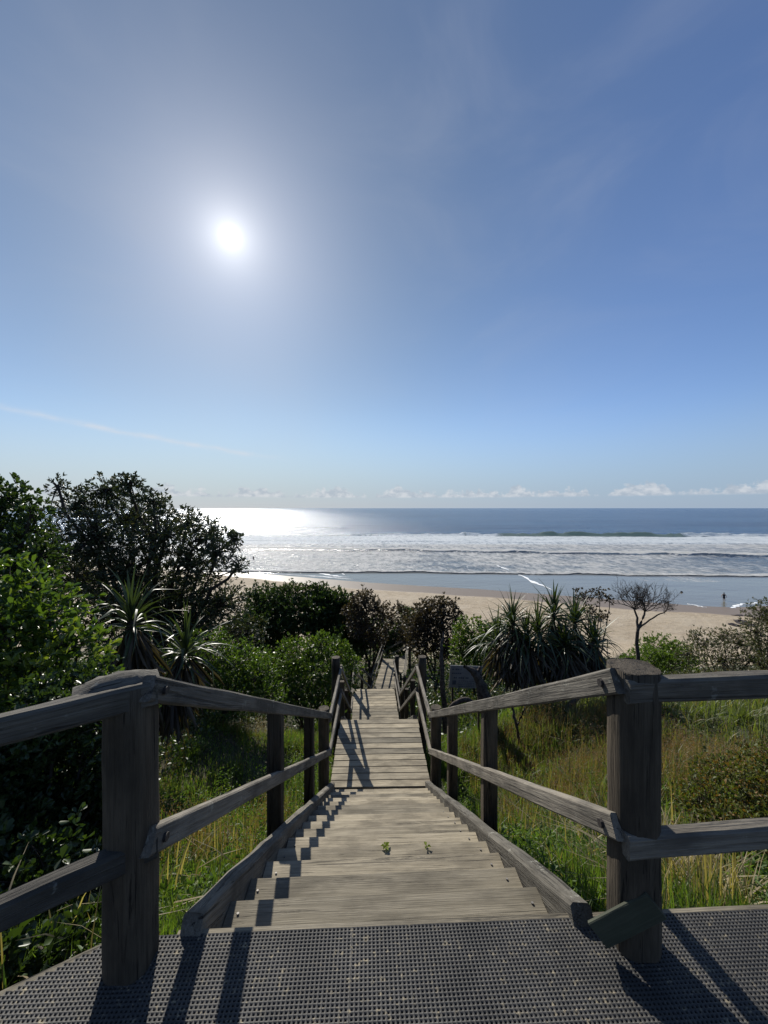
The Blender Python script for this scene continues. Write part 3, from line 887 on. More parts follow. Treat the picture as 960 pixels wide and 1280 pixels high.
def plant(name, base, clumps, label, cat, mat, n_twigs, k, leaf, width, fine=False, group=None, trunk_r=0.06, bark='bark',
          twig_frac=0.08, stems=1, spread=0.9, up=0.35, bias=2.6, parts_leaves=0, fork=0.35, crown='crown', stem_name='trunk'):
    """tree or shrub: stems and limbs reaching into every clump, and leaves on the twigs"""
    base = Vector(base)
    t = thing(name, base, label, cat, group)
    C = np.array([c[0] for c in clumps], float)
    tw, P, A = crown_points(clumps, n_twigs, k, spread, up, bias)
    paths = []
    mid = C.mean(0)
    for s in range(stems):
        b0 = np.array(base) + np.array([rng.normal() * 0.12 * (stems > 1), rng.normal() * 0.12 * (stems > 1), -0.25])
        fk = b0 + (mid - b0) * fork + rng.normal(size=3) * 0.12
        paths.append(limb(b0, fk, trunk_r, trunk_r * 0.75, 6, 0.0, 0.05))
        for ci, c in enumerate(C):
            if stems > 1 and ci % stems != s: continue
            st0 = fk if rng.random() < 0.7 else b0 + (fk - b0) * 0.8
            paths.append(limb(st0, c, trunk_r * 0.6, trunk_r * 0.22, 7, 0.08, 0.07))
    nt = int(len(tw) * twig_frac)
    for i in rng.choice(len(tw), nt, replace=False):
        j = np.argmin(((C - tw[i]) ** 2).sum(1))
        paths.append(limb(C[j] + rng.normal(size=3) * 0.05, tw[i], trunk_r * 0.18, trunk_r * 0.06, 4, 0.02, 0.05))
    V, Fs = tube_geo(paths)
    link(stem_name, np_mesh(stem_name, V, Fs, M[bark], True), t)
    n = len(P)
    L = leaf * rng.uniform(0.45, 1.35, n); Wd = width * rng.uniform(0.6, 1.25, n) * (0.6 + 0.4 * L / leaf)
    order = np.arange(n)
    if parts_leaves:
        # the leaves nearest to the walk are parts of their own, the rest one mass
        dist = P[:, 0] ** 2 + P[:, 1] ** 2 + (P[:, 2] - 1.2) ** 2
        order = np.argsort(dist)
        near, order = order[:parts_leaves], order[parts_leaves:]
        lv, lf = leaf_geo(np.zeros((5, 3)), np.array([[1., 0, 0]] * 5), np.ones(5), np.full(5, width / leaf), True, 0.2, 0.12)
        variants = []
        for q in range(5):
            ids = np.arange(6) + q * 6
            variants.append(py_mesh('leaf', lv[ids], [(0, 1, 2, 3), (0, 3, 4, 5)], mat))
        for i in near:
            o = bpy.data.objects.new('leaf', variants[i % 5]); COL.objects.link(o); o.parent = t
            m_ = frame(Vector(P[i]) - base, Vector(A[i]), Vector(rdir(1)[0])) @ Matrix.Scale(L[i], 4)
            o.matrix_basis = m_
    V, Fs = leaf_geo(P[order], A[order], L[order], Wd[order], fine, 0.2, 0.1)
    c = link(crown, np_mesh(crown, V, Fs, mat), t)
    if parts_leaves: c['kind'] = 'stuff'
    return t

def cl(u, v, Y, rpx, ry=None, sq=0.85):
    p = at(u, v, Y); r = rpx / F * Y
    return (tuple(p), (r, ry or r, r * sq))
def gp(x, y): return (x, y, gz(x, y))

# --- left: tall banksia standing against the sea
cs = []
for (u, v, r) in ((72, 606, 13), (98, 632, 30), (132, 612, 22), (160, 606, 20), (192, 628, 20), (168, 648, 38), (120, 672, 44), (205, 668, 38), (236, 656, 20), (262, 668, 20), (272, 690, 24),
                  (240, 706, 34), (292, 672, 12), (298, 706, 14), (160, 715, 50), (95, 728, 44), (215, 748, 46), (275, 756, 36), (150, 770, 48), (240, 790, 44), (305, 792, 26), (60, 690, 36)):
    cs.append(cl(u, v, 13.0 + rng.uniform(-0.9, 1.1), r * 1.02, None, 0.9))
plant('banksia_tree', gp(-7.9, 13.2), cs, 'tall dark open-crowned tree standing against the surf and sky', 'tree', M['leaf_banksia'], 7600, 7, 0.125, 0.046, True, 'trees beside the stairs', 0.17, twig_frac=0.10, spread=1.1, bias=2.2, stems=2)
# --- left edge: dense tree
cs = [cl(u, v, 8.4 + rng.uniform(-.5, .5), r) for (u, v, r) in ((8, 622, 34), (-30, 640, 50), (30, 660, 34), (10, 690, 44), (-50, 690, 60), (40, 640, 18), (-20, 740, 60), (50, 700, 26), (30, 740, 40), (60, 770, 44), (-90, 660, 60))]
plant('broadleaf_tree', gp(-8.6, 8.6), cs, 'dense dark green tree rising behind the glossy-leaved shrub', 'tree', M['leaf_hedge'], 3000, 7, 0.11, 0.05, True, 'trees beside the stairs', 0.14, stems=2)
# --- near left: glossy shrub, each near leaf to be told apart
cs = [cl(u, v, Y, r) for (u, v, Y, r) in ((20, 730, 4.0, 40), (60, 765, 3.9, 44), (10, 790, 3.7, 55), (80, 815, 3.8, 45), (35, 850, 3.6, 60), (95, 860, 3.9, 36), (-60, 780, 3.8, 80), (-70, 860, 3.6, 90), (105, 795, 4.1, 22), (-40, 730, 4.1, 50), (125, 850, 4.0, 26), (130, 900, 3.8, 30), (60, 905, 3.7, 50), (110, 905, 3.9, 30))]
plant('glossy_shrub', gp(-3.75, 4.1), cs, 'big shrub with shiny bright green leaves behind the left rail of the deck', 'shrub', M['leaf_gloss'], 1500, 6, 0.085, 0.042, True, None, 0.045, stems=4, parts_leaves=300, spread=1.0)
# --- shaded thicket under it
cs = [cl(u, v, Y, r) for (u, v, Y, r) in ((20, 950, 3.1, 60), (80, 970, 3.3, 55), (30, 1030, 2.9, 60), (100, 1040, 3.2, 50), (60, 1090, 2.8, 50), (130, 1000, 3.4, 40), (-40, 1000, 2.9, 80), (-30, 1090, 2.6, 70), (120, 1090, 3.0, 36), (40, 1130, 2.35, 50), (100, 1125, 2.6, 36), (-20, 1160, 2.1, 60), (70, 1075, 2.9, 50), (110, 1150, 2.35, 26), (60, 1170, 2.1, 34), (135, 905, 3.3, 42), (105, 865, 3.4, 40), (150, 965, 3.25, 40), (60, 890, 3.1, 50), (158, 880, 3.6, 30), (170, 930, 3.4, 26), (100, 1105, 2.5, 42), (30, 1095, 2.3, 55), (118, 1150, 2.15, 26), (60, 1195, 1.8, 36), (-10, 1205, 1.7, 44), (90, 1170, 1.95, 26))]
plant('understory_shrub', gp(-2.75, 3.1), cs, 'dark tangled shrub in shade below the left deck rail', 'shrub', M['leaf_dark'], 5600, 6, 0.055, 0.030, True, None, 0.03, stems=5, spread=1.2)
# --- round bushes left of the stairs
cs = [cl(u, v, Y, r) for (u, v, Y, r) in ((265, 815, 8.7, 30), (300, 830, 8.6, 34), (325, 845, 8.5, 26), (250, 850, 8.6, 40), (295, 865, 8.4, 36), (225, 830, 9.0, 34), (335, 870, 8.6, 20))]
plant('round_bush', gp(-3.7, 8.7), cs, 'rounded mid green bush on the slope beside the strap-leaved plant', 'shrub', M['leaf_bush'], 2300, 7, 0.075, 0.034, False, 'rounded bushes left of the stairs', 0.05, stems=3, bias=4)
cs = [cl(u, v, Y, r) for (u, v, Y, r) in ((368, 822, 12.0, 28), (400, 808, 12.4, 22), (425, 818, 12.6, 22), (390, 840, 11.8, 34), (355, 850, 11.8, 26), (425, 850, 12.0, 24), (440, 830, 12.8, 12), (330, 835, 11.8, 22), (405, 868, 11.2, 24), (370, 872, 11.0, 26))]
plant('round_bush', gp(-2.5, 12.1), cs, 'rounded glossy green bush crowding the left side of the first landing', 'shrub', M['leaf_bush'], 2300, 7, 0.095, 0.045, False, 'rounded bushes left of the stairs', 0.05, stems=3, bias=4)
# --- dark hedge of trees behind
for (lst, base, lab, mt) in (
    (((330, 752, 24.0, 24), (360, 748, 23.0, 24), (345, 785, 22.5, 34), (310, 790, 22.0, 34), (380, 772, 22.0, 28)), (-6.4, 22.6), 'wide dark green wind-clipped tree behind the rounded bushes', 'leaf_hedge'),
    (((395, 750, 23.5, 22), (420, 756, 23.0, 22), (410, 780, 22.5, 28), (440, 775, 22.0, 18), (440, 800, 21.0, 26)), (-3.0, 22.4), 'dark green wind-clipped tree next to the reddish small tree', 'leaf_hedge')):
    cs = [cl(*q) for q in lst]
    plant('clipped_tree', gp(*base), cs, lab, 'tree', M[mt], 5200, 7, 0.15, 0.075, False, 'wind-clipped trees', 0.12, stems=2, bias=4)
cs = [cl(u, v, Y, r) for (u, v, Y, r) in ((455, 752, 20.5, 18), (475, 765, 20.5, 16), (450, 780, 20, 20), (490, 775, 21, 12), (470, 795, 20, 16), (440, 762, 20.5, 12), (500, 760, 21.5, 8))]
plant('small_tree', gp(-0.95, 20.8), cs, 'small reddish-leaved tree left of the low boardwalk', 'tree', M['leaf_red'], 1500, 6, 0.13, 0.06, False, 'small trees at the boardwalk', 0.07, stems=2, twig_frac=0.15)
cs = [cl(u, v, Y, r) for (u, v, Y, r) in ((535, 765, 18.5, 20), (555, 758, 18.8, 16), (520, 780, 18.5, 18), (550, 785, 18.2, 22), (570, 770, 18.6, 10), (530, 803, 18, 20), (555, 810, 18, 18), (505, 795, 19.5, 12))]
plant('small_tree', gp(2.6, 18.4), cs, 'small dark brownish tree leaning over the right rail of the boardwalk', 'tree', M['leaf_red'], 2200, 6, 0.12, 0.058, False, 'small trees at the boardwalk', 0.09, stems=2, twig_frac=0.12)
cs = [cl(u, v, Y, r) for (u, v, Y, r) in ((500, 790, 27.5, 18), (480, 800, 27.0, 16), (520, 775, 28, 18), (505, 765, 28, 10), (475, 780, 27.5, 14), (490, 805, 27, 16), (512, 800, 27, 14), (460, 795, 27, 16))]
plant('small_tree', gp(1.4, 27.6), cs, 'dark tree closing off the far end of the boardwalk', 'tree', M['leaf_hedge'], 3000, 6, 0.15, 0.07, False, 'small trees at the boardwalk', 0.09, stems=2)
cs = [cl(u, v, Y, r) for (u, v, Y, r) in ((590, 792, 14.5, 24), (615, 800, 14.2, 22), (575, 810, 14.4, 16), (600, 825, 14, 26), (630, 790, 14.8, 18))]
plant('round_bush', gp(3.6, 14.4), cs, 'green rounded bush behind the sign on the right of the stairs', 'shrub', M['leaf_bush'], 1500, 7, 0.10, 0.05, False, None, 0.06, stems=3, bias=4)
# --- right: thin reddish tree, scrub, edge bushes
cs = [cl(u, v, Y, r) for (u, v, Y, r) in ((728, 745, 14, 12), (750, 742, 14.2, 12), (762, 750, 14, 8), (738, 765, 13.8, 12), (720, 760, 13.8, 10), (752, 772, 14, 10), (742, 790, 13.8, 10))]
plant('small_tree', gp(7.5, 13.8), cs, 'thin small tree with sparse reddish leaves next to the bare tree', 'tree', M['leaf_red'], 330, 6, 0.085, 0.04, False, 'sparse trees on the right slope', 0.05, twig_frac=0.35, fork=0.5)
cs = [cl(u, v, Y, r) for (u, v, Y, r) in ((825, 812, 21.5, 20), (850, 818, 21, 18), (810, 825, 20.5, 20), (840, 832, 20, 24), (790, 832, 20, 16))]
plant('vine_mound', gp(15.2, 20.6), cs, 'bright green mound of vine on the dune above the sand', 'shrub', M['leaf_vine'], 2600, 6, 0.10, 0.055, False, None, 0.04, stems=3, bias=6, up=0.8)
cs = [cl(u, v, Y, r) for (u, v, Y, r) in ((880, 805, 19.5, 22), (905, 795, 19.5, 16), (860, 820, 19, 16), (925, 805, 19, 22), (900, 825, 18.5, 24), (870, 795, 20, 10), (940, 825, 18.5, 24))]
plant('scrub_bush', gp(17.0, 19.2), cs, 'straggly olive scrub bush with bare twigs beside the vine mound', 'shrub', M['leaf_olive'], 1500, 6, 0.10, 0.038, False, 'olive scrub on the right', 0.06, stems=4, twig_frac=0.2)
cs = [cl(u, v, Y, r) for (u, v, Y, r) in ((950, 765, 16.5, 16), (965, 780, 16.5, 22), (945, 790, 16.2, 18), (960, 810, 16, 24), (985, 770, 16.5, 30), (975, 830, 16, 28), (940, 775, 16.6, 8))]
plant('scrub_bush', gp(16.4, 16.4), cs, 'taller olive green bush rising over the beach rocks', 'shrub', M['leaf_olive'], 1900, 6, 0.09, 0.036, False, 'olive scrub on the right', 0.07, stems=3)
cs = [cl(u, v, Y, r, None, 0.55) for (u, v, Y, r) in ((865, 848, 12.5, 18), (900, 850, 12.2, 20), (935, 852, 12, 22), (845, 850, 12.6, 12), (965, 858, 11.6, 24), (925, 868, 11, 16))]
plant('low_scrub', gp(11.2, 12.1), cs, 'low dark scrub along the top of the grassy hollow', 'shrub', M['leaf_olive'], 1100, 6, 0.07, 0.03, False, None, 0.03, stems=4)
# --- near right: yellowing small-leaved shrub behind the deck rail
cs = [cl(u, v, Y, r, None, 0.8) for (u, v, Y, r) in ((925, 985, 3.3, 42), (880, 1000, 3.2, 36), (965, 970, 3.4, 44), (900, 1050, 2.9, 46), (950, 1050, 2.9, 50), (870, 1085, 2.6, 32), (925, 1105, 2.6, 40), (1000, 1020, 3.1, 60), (985, 1090, 2.7, 50), (890, 960, 3.6, 22), (1040, 1060, 2.9, 70))]
plant('small_leaved_shrub', gp(2.75, 2.95), cs, 'low shrub of tiny yellowing leaves behind the right deck rail', 'shrub', M['leaf_wing'], 3600, 6, 0.032, 0.017, False, None, 0.018, stems=6, spread=1.1, twig_frac=0.05)

# --- bare tree
def bare_tree():
    b = Vector(gp(10.6, 16.0))
    t = thing('bare_tree', b, 'leafless grey tree with a fan of fine twigs over the beach', 'tree', 'sparse trees on the right slope')
    paths = []
    def grow(p, d, L, r, depth):
        n = 5; pts = [p]; q = p.copy(); dd = d.copy()
        for i in range(n):
            dd = unit(dd + rng.normal(size=3) * 0.16 + np.array([0, 0, 0.05])); q = q + dd * L / n; pts.append(q.copy())
        paths.append((pts, list(np.linspace(r, r * 0.6, n + 1))))
        if depth == 0: return
        for _ in range(3 if depth > 1 else 4):
            i = rng.integers(2, n + 1)
            nd = unit(dd + rng.normal(size=3) * 0.55 + np.array([0, 0, 0.22]))
            grow(np.array(pts[i]), nd, L * rng.uniform(0.55, 0.8), max(r * 0.6, 0.004), depth - 1)
    p0 = np.array(b) + np.array([0, 0, -0.3])
    p1 = np.array(at(797, 790, 16.0))
    paths.append(limb(p0, p1, 0.10, 0.065, 7, 0, 0.03))
    for (u, v) in ((793, 762), (806, 764)):
        p2 = np.array(at(u, v, 16.0 + rng.uniform(-.3, .3)))
        paths.append(limb(p1, p2, 0.055, 0.035, 6, 0.05, 0.06))
        for _ in range(10):
            d = unit(rng.normal(size=3) * 0.52 + np.array([(u - 800) * 0.02, 0, 0.9]))
            grow(p2, d, rng.uniform(0.48, 0.74), 0.020, 3)
    p2 = np.array(at(830, 766, 16.0))
    paths.append(limb(p1 + np.array([0, 0, .1]), p2, 0.04, 0.022, 8, 0.14, 0.05))
    for _ in range(5):
        grow(p2, unit(rng.normal(size=3) * 0.6 + np.array([0.7, 0, 0.05])), rng.uniform(0.32, 0.5), 0.011, 3)
    V, Fs = tube_geo(paths[:3]); link('trunk', np_mesh('trunk', V, Fs, M['dead'], True), t)
    V, Fs = tube_geo(paths[3:]); link('branches', np_mesh('branches', V, Fs, M['dead'], True), t)
bare_tree()

# --- strap-leaved plants (screw pines)
def strap_mesh(L, w, arch, k, kink=0.0):
    n = 8; V = []
    for i in range(n + 1):
        t = i / n
        x = L * t * (1 - 0.18 * arch * t); z = -arch * L * (t ** 2.4) * 0.75
        if kink and t > kink: x -= 0.55 * L * (t - kink); z -= 0.9 * L * (t - kink)
        ww = w * (1 - t ** 2.2) * (0.7 + 0.3 * min(1, t * 6)) + 0.0015
        V += [(x, -ww, z + ww * 0.55), (x, 0, z), (x, ww, z + ww * 0.55)]
    Fs = []
    for i in range(n):
        a = i * 3
        Fs += [(a, a + 1, a + 4, a + 3), (a + 1, a + 2, a + 5, a + 4)]
    return py_mesh('leaf', V, Fs, M['strap'], True)
STR = [strap_mesh(1.0, 0.030, a, k) for k, a in enumerate((0.12, 0.45, 0.75, 1.05, 1.35))]
KINK = [strap_mesh(1.0, 0.030, a, 9, q) for a, q in ((0.1, 0.55), (0.3, 0.45), (0.2, 0.7), (0.5, 0.6))]
def screw_pine(base, heads, label, L, n_leaves, n_dead, trunk_r=0.06):
    b = Vector(base)
    t = thing('screw_pine', b, label, 'plant', 'strap-leaved plants')
    paths = []
    mid = np.array(b) + np.array([0, 0, 0.5])
    paths.append(limb(np.array(b) - np.array([0, 0, .3]), mid, trunk_r * 1.15, trunk_r, 5, 0, 0.03))
    dead = []
    for h in heads:
        h = Vector(h)
        paths.append(limb(mid, np.array(h), trunk_r, trunk_r * 0.8, 8, -0.05, 0.05))
        for i in range(n_leaves):
            a = i * 2.39996 + rng.uniform(-.2, .2)
            q = (i + 0.5) / n_leaves
            elv = math.radians(84 - 92 * q + rng.uniform(-12, 12))
            d = Vector((math.cos(a) * math.cos(elv), math.sin(a) * math.cos(elv), math.sin(elv)))
            me = STR[min(4, max(0, int(q * 3.6 + rng.uniform(-.5, 1.4))))]
            if q > 0.2 and rng.random() < 0.45: me = KINK[int(rng.integers(4))]
            o = bpy.data.objects.new('leaf', me); COL.objects.link(o); o.parent = t
            s = L * rng.uniform(0.72, 1.12)
            o.matrix_basis = frame(h - b + Vector((0, 0, -0.16 * q)) + d * 0.03, d) @ Matrix.Rotation(rng.uniform(-.5, .5), 4, 'X') @ Matrix.Diagonal((s, s * rng.uniform(.8, 1.15), s, 1))
        for i in range(n_dead):
            a = rng.uniform(0, 2 * PI); q = rng.uniform(0.1, 1.0)
            d = unit(np.array([math.cos(a), math.sin(a), -rng.uniform(0.8, 3.5)]))
            p = np.array(h) * (1 - 0.45 * q) + mid * 0.45 * q + np.array([math.cos(a), math.sin(a), 0]) * trunk_r
            dead.append((p, d, L * rng.uniform(0.5, 1.1)))
    V, Fs = tube_geo(paths); link('trunk', np_mesh('trunk', V, Fs, M['dead'], True), t)
    P = np.array([x[0] for x in dead]); A = np.array([x[1] for x in dead]); LL = np.array([x[2] for x in dead])
    V, Fs = leaf_geo(P, A, LL, LL * 0.055, True, 0.1, 0.15)
    s_ = link('dead_leaf_skirt', np_mesh('dead_leaf_skirt', V, Fs, M['dead_leaf']), t); s_['kind'] = 'stuff'
screw_pine(gp(-3.55, 5.7), [at(165, 774, 5.6), at(232, 812, 6.3)], 'strap-leaved plant with a dead brown skirt behind the left corner post', 0.80, 54, 220, 0.075)
screw_pine(gp(3.55, 9.6), [at(640, 776, 9.4), at(622, 800, 9.7), at(658, 800, 9.3)], 'spiky screw pine nearest to the sign, its leaves drooping over dead skirt', 0.86, 62, 150)
screw_pine(gp(4.6, 9.9), [at(692, 766, 9.8), at(672, 788, 9.5), at(718, 776, 10.0), at(705, 803, 9.4), at(742, 800, 9.8)], 'wide many-headed screw pine in the middle of the right slope', 0.86, 58, 150)

# --- dead wood by the sign
def dead_wood(name, pts, radii, label):
    t = np.linspace(0, 1, len(pts))
    tt = np.linspace(0, 1, 16)
    P = np.stack([np.interp(tt, t, np.array(pts)[:, k]) for k in range(3)], 1)
    for _ in range(2): P[1:-1] = 0.25 * P[:-2] + 0.5 * P[1:-1] + 0.25 * P[2:]
    P[1:-1] += rng.normal(size=(14, 3)) * 0.008
    R = np.interp(tt, t, radii) * (1 + rng.normal(size=16) * 0.08)
    return P, list(R)
def snag(label, parts, cat='dead tree'):
    paths = [dead_wood('', [tuple(at(*p)) for p in pts], rr, '') for pts, rr in parts]
    b = Vector(paths[0][0][0]); b.z = gz(b.x, b.y)
    t = thing('dead_snag', b, label, cat, 'dead wood on the right slope')
    for i, (p, r) in enumerate(paths):
        nm = 'trunk' if i == 0 else 'branch'
        V, Fs = tube_geo([(p, r)]); link(nm, np_mesh(nm, V, Fs, M['dead'], True), t)
snag('thick broken dead trunk leaning across the sign', [([(616, 925, 8.2), (610, 890, 8.2), (603, 862, 8.2), (597, 846, 8.2), (590, 838, 8.2), (580, 833, 8.1)], [0.15, 0.13, 0.12, 0.10, 0.06, 0.025]),
     ([(600, 848, 8.2), (598, 838, 8.25), (601, 832, 8.2)], [0.06, 0.04, 0.015])])
snag('low dead branch arching over the grass below the sign', [([(548, 905, 7.8), (562, 886, 7.8), (572, 877, 7.8), (582, 873, 7.8), (594, 880, 7.9), (606, 890, 8.0), (618, 915, 8.0)], [0.03, 0.04, 0.05, 0.055, 0.05, 0.05, 0.05])])
snag('thin dark dead stem standing left of the sign', [([(556, 915, 8.8), (555, 880, 8.8), (553, 850, 8.8), (551, 815, 8.9), (554, 790, 9.0)], [0.07, 0.06, 0.055, 0.04, 0.02])])
snag('forked dead stem under the screw pines', [([(650, 930, 7.6), (645, 905, 7.6), (640, 880, 7.7)], [0.03, 0.028, 0.02]), ([(646, 908, 7.6), (656, 885, 7.6), (660, 865, 7.7)], [0.02, 0.018, 0.012])])
snag('stout leaning dead trunk at the foot of the screw pines', [([(694, 925, 8.4), (700, 900, 8.5), (712, 880, 8.6), (735, 862, 8.8)], [0.07, 0.065, 0.06, 0.04]), ([(690, 925, 8.4), (683, 895, 8.5), (684, 870, 8.6)], [0.05, 0.045, 0.03])])
# half-buried log in the grassy hollow
snag('broken dark log lying in the grassy hollow', [([(838, 904, 7.6), (850, 908, 7.5), (862, 912, 7.4), (880, 913, 7.3)], [0.06, 0.075, 0.07, 0.05]), ([(858, 911, 7.4), (863, 903, 7.35), (865, 898, 7.3)], [0.035, 0.03, 0.012]), ([(845, 906, 7.5), (846, 901, 7.5), (843, 898, 7.5)], [0.04, 0.035, 0.02]), ([(878, 913, 7.3), (877, 905, 7.3), (881, 901, 7.3)], [0.045, 0.04, 0.025])], 'log')

# --- notice sign
def sign():
    Y = 9.3
    c = at(582, 846, Y)
    b = Vector((at(566, 880, Y).x, Y, gz(at(566, 880, Y).x, Y)))
    t = thing('notice_sign', b, 'grey notice board on a thin post, printed with dark lines of text', 'sign')
    w, h = 0.80, 0.53
    tilt = -0.075; yaw = 0.10
    X = Vector((math.cos(yaw) * math.cos(tilt), math.sin(yaw), math.sin(tilt))).normalized()
    up = Vector((0.0, 0.0, 1.0)); nrm_ = X.cross(up).normalized(); Z = nrm_.cross(X) * -1
    Z = Z if Z.z > 0 else -Z
    def pt(a, b_, o=0.0): return c + X * (a * w / 2) + Z * (b_ * h / 2) + nrm_ * o
    def slab(nm, a0, a1, b0, b1, o0, o1, mat, par):
        V = [pt(a, b_, o) - par.location if False else pt(a, b_, o) for o in (o0, o1) for (a, b_) in ((a0, b0), (a1, b0), (a1, b1), (a0, b1))]
        return link(nm, py_mesh(nm, V, [(0, 1, 2, 3), (7, 6, 5, 4), (0, 4, 5, 1), (1, 5, 6, 2), (2, 6, 7, 3), (3, 7, 4, 0)], mat), par)
    bd = slab('sign_board', -1, 1, -1, 1, -0.012, 0.006, M['sign'], t)
    bt = []
    words = []
    for (y0, hh, xs) in ((0.66, 0.11, (-0.86, -0.30)), (0.30, 0.11, (-0.86, -0.28)), (-0.10, 0.14, (-0.74, 0.20))):
        x = xs[0]
        while x < xs[1]:
            L = random.uniform(0.07, 0.11); words.append((x, min(x + L, xs[1]), y0 - hh / 2, y0 + hh / 2)); x += L + 0.025
            if random.random() < 0.18: x += 0.07
    for y0 in (-0.38, -0.55, -0.72, -0.88):
        x = -0.42
        while x < 0.5:
            L = random.uniform(0.05, 0.12); words.append((x, x + L, y0 - 0.03, y0 + 0.03)); x += L + 0.03
    words.append((-0.80, -0.58, -0.72, -0.34))
    V, Fs = [], []
    for (a0, a1, b0, b1) in words:
        o = len(V); V += [pt(a0, b0, 0.010), pt(a1, b0, 0.010), pt(a1, b1, 0.010), pt(a0, b1, 0.010)]; Fs.append((o, o + 1, o + 2, o + 3))
    pr = link('print', py_mesh('print', V, Fs, M['ink']), t)
    beam('post', b + Vector((0, 0.045, -0.3)), Vector((b.x, Y + 0.045, c.z + 0.24)), 0.045, 0.045, M['post'], t, 0.004, 6, 0.001, up=Vector((0, 1, 0)))
    p2 = at(599, 860, Y); b2 = gz(p2.x, Y)
    beam('post', Vector((p2.x, Y + 0.055, b2 - 0.3)), Vector((p2.x, Y + 0.055, c.z + 0.18)), 0.045, 0.045, M['post'], t, 0.004, 6, 0.001, up=Vector((0, 1, 0)))
sign()

# ------------------------------------------------------------------ grass
def blades(X, Y, H, Wd, lean=0.5, wind=(0.25, -0.1), sub=0.02):
    n = len(X)
    Z = ground_z(X, Y) - sub
    P = np.stack([X, Y, Z], 1)
    a = rng.uniform(0, 2 * PI, n)
    d = np.stack([np.cos(a), np.sin(a), np.zeros(n)], 1)
    s = np.stack([-np.sin(a), np.cos(a), np.zeros(n)], 1)
    # blades turn their flat side at random to the walk
    a2 = rng.uniform(-0.9, 0.9, n); s = unit(s * np.cos(a2)[:, None] + d * np.sin(a2)[:, None])
    lz = (lean * rng.random(n) ** 1.3)[:, None]
    off = unit(d + np.array([wind[0], wind[1], 0])) * H[:, None] * lz
    up = np.array([0, 0, 1.0])
    V = []
    for t, w in ((0, 0.9), (0.4, 1.0), (0.75, 0.7), (1.0, 0.06)):
        c = P + up * (H[:, None] * (t - 0.35 * lz * t ** 2)) + off * t ** 2
        V += [c - s * (Wd * w)[:, None], c + s * (Wd * w)[:, None]]
    V = np.stack(V, 1)
    b = np.arange(n)[:, None] * 8
    Fs = np.concatenate([np.concatenate([b + 2 * k, b + 2 * k + 1, b + 2 * k + 3, b + 2 * k + 2], 1) for k in range(3)])
    tip = V[:, 6]
    return V.reshape(-1, 3), Fs, tip

def clear_of_stairs(X, Y):
    xc = np.interp(Y, [1.4, 5.96, 7.87, 12.35, 15, 18.9, 24], [0.02, -.06, -.1, -.27, -.38, .13, .72])
    ok = (np.abs(X - xc) > 0.86) | (Y > 25.5)
    deck_edge = np.where(X < -1.0, 1.46 + CUTS * (X + 1.0), 1.53 + 0.04 * X)
    return ok & (Y > deck_edge)

def scatter(n, x0, x1, y0, y1, dens=None, p=1.0):
    """points, more of them close to the walk's head; dens(x, y) in 0..1 thins them"""
    Y = y0 * (y1 / y0) ** (rng.random(n) ** p)
    X = rng.uniform(x0, x1, n)
    k = clear_of_stairs(X, Y)
    if dens is not None: k &= rng.random(n) < dens(X, Y)
    return X[k], Y[k]
def patch(x, y, s, seed, lo=0.42, hi=0.6):
    return sstep(lo, hi, fbm(x * s, y * s, seed, 3) + 0.5)

def grass(name, mat, label, sets):
    V, Fs, o, tips = [], [], 0, []
    for X, Y, H, Wd, lean in sets:
        v, f, tp = blades(X, Y, H, Wd, lean)
        V.append(v); Fs.append(f + o); o += len(v); tips.append(tp)
    ob = link(name, np_mesh(name, np.concatenate(V), np.concatenate(Fs), mat))
    tag(ob, label, 'grass', None, 'stuff')
    return np.concatenate(tips)
sets = []
X, Y = scatter(42000, -3.6, -0.9, 1.9, 9.0, lambda x, y: 0.25 + 0.75 * patch(x, y, 1.1, 71))
sets.append((X, Y, rng.uniform(0.10, 0.30, len(X)) * (0.6 + 0.8 * patch(X, Y, 0.8, 72)), rng.uniform(0.0025, 0.006, len(X)), 0.9))
X, Y = scatter(62000, 0.85, 3.8, 1.7, 8.0, lambda x, y: 0.2 + 0.8 * patch(x, y, 1.2, 73))
sets.append((X, Y, rng.uniform(0.10, 0.30, len(X)) * (0.6 + 0.8 * patch(X, Y, 0.9, 74)), rng.uniform(0.0025, 0.006, len(X)), 0.9))
X, Y = scatter(1500, -3.2, -1.05, 0.5, 2.2)
sets.append((X, Y, rng.uniform(0.10, 0.30, len(X)), rng.uniform(0.0025, 0.006, len(X)), 0.9))
X, Y = scatter(9000, -2.4, -0.9, 8.0, 17.0)
sets.append((X, Y, rng.uniform(0.15, 0.40, len(X)), rng.uniform(0.004, 0.009, len(X)), 0.8))
X, Y = scatter(9000, 0.8, 3.5, 7.0, 17.0)
sets.append((X, Y, rng.uniform(0.12, 0.32, len(X)), rng.uniform(0.004, 0.009, len(X)), 0.8))
grass('lush_grass', M['grass'], 'lush green grass along both sides of the stairs', sets)
sets = []
X, Y = scatter(75000, 1.6, 17.0, 3.2, 17.0, lambda x, y: (x > 0.42 * y - 0.6) * (0.45 + 0.55 * patch(x, y, 0.6, 75)))
sets.append((X, Y, rng.uniform(0.12, 0.38, len(X)) * (0.6 + 0.9 * patch(X, Y, 0.5, 76)), rng.uniform(0.003, 0.007, len(X)) * (1 + Y / 9), 0.9))
for _ in range(150):
    cx = rng.uniform(1.5, 10); cy = rng.uniform(3.0, 11)
    if cx < 0.38 * cy - 0.5: continue
    n = int(rng.integers(40, 110)); r_ = rng.uniform(0.05, 0.16)
    X = cx + rng.normal(size=n) * r_; Y = cy + rng.normal(size=n) * r_
    sets.append((X, Y, rng.uniform(0.25, 0.6, n) * rng.uniform(0.7, 1.1), rng.uniform(0.003, 0.006, n) * (1 + cy / 12), 1.5))
grass('meadow_grass', M['grass_meadow'], 'soft green grass filling the hollow right of the stairs', sets)
sets = []
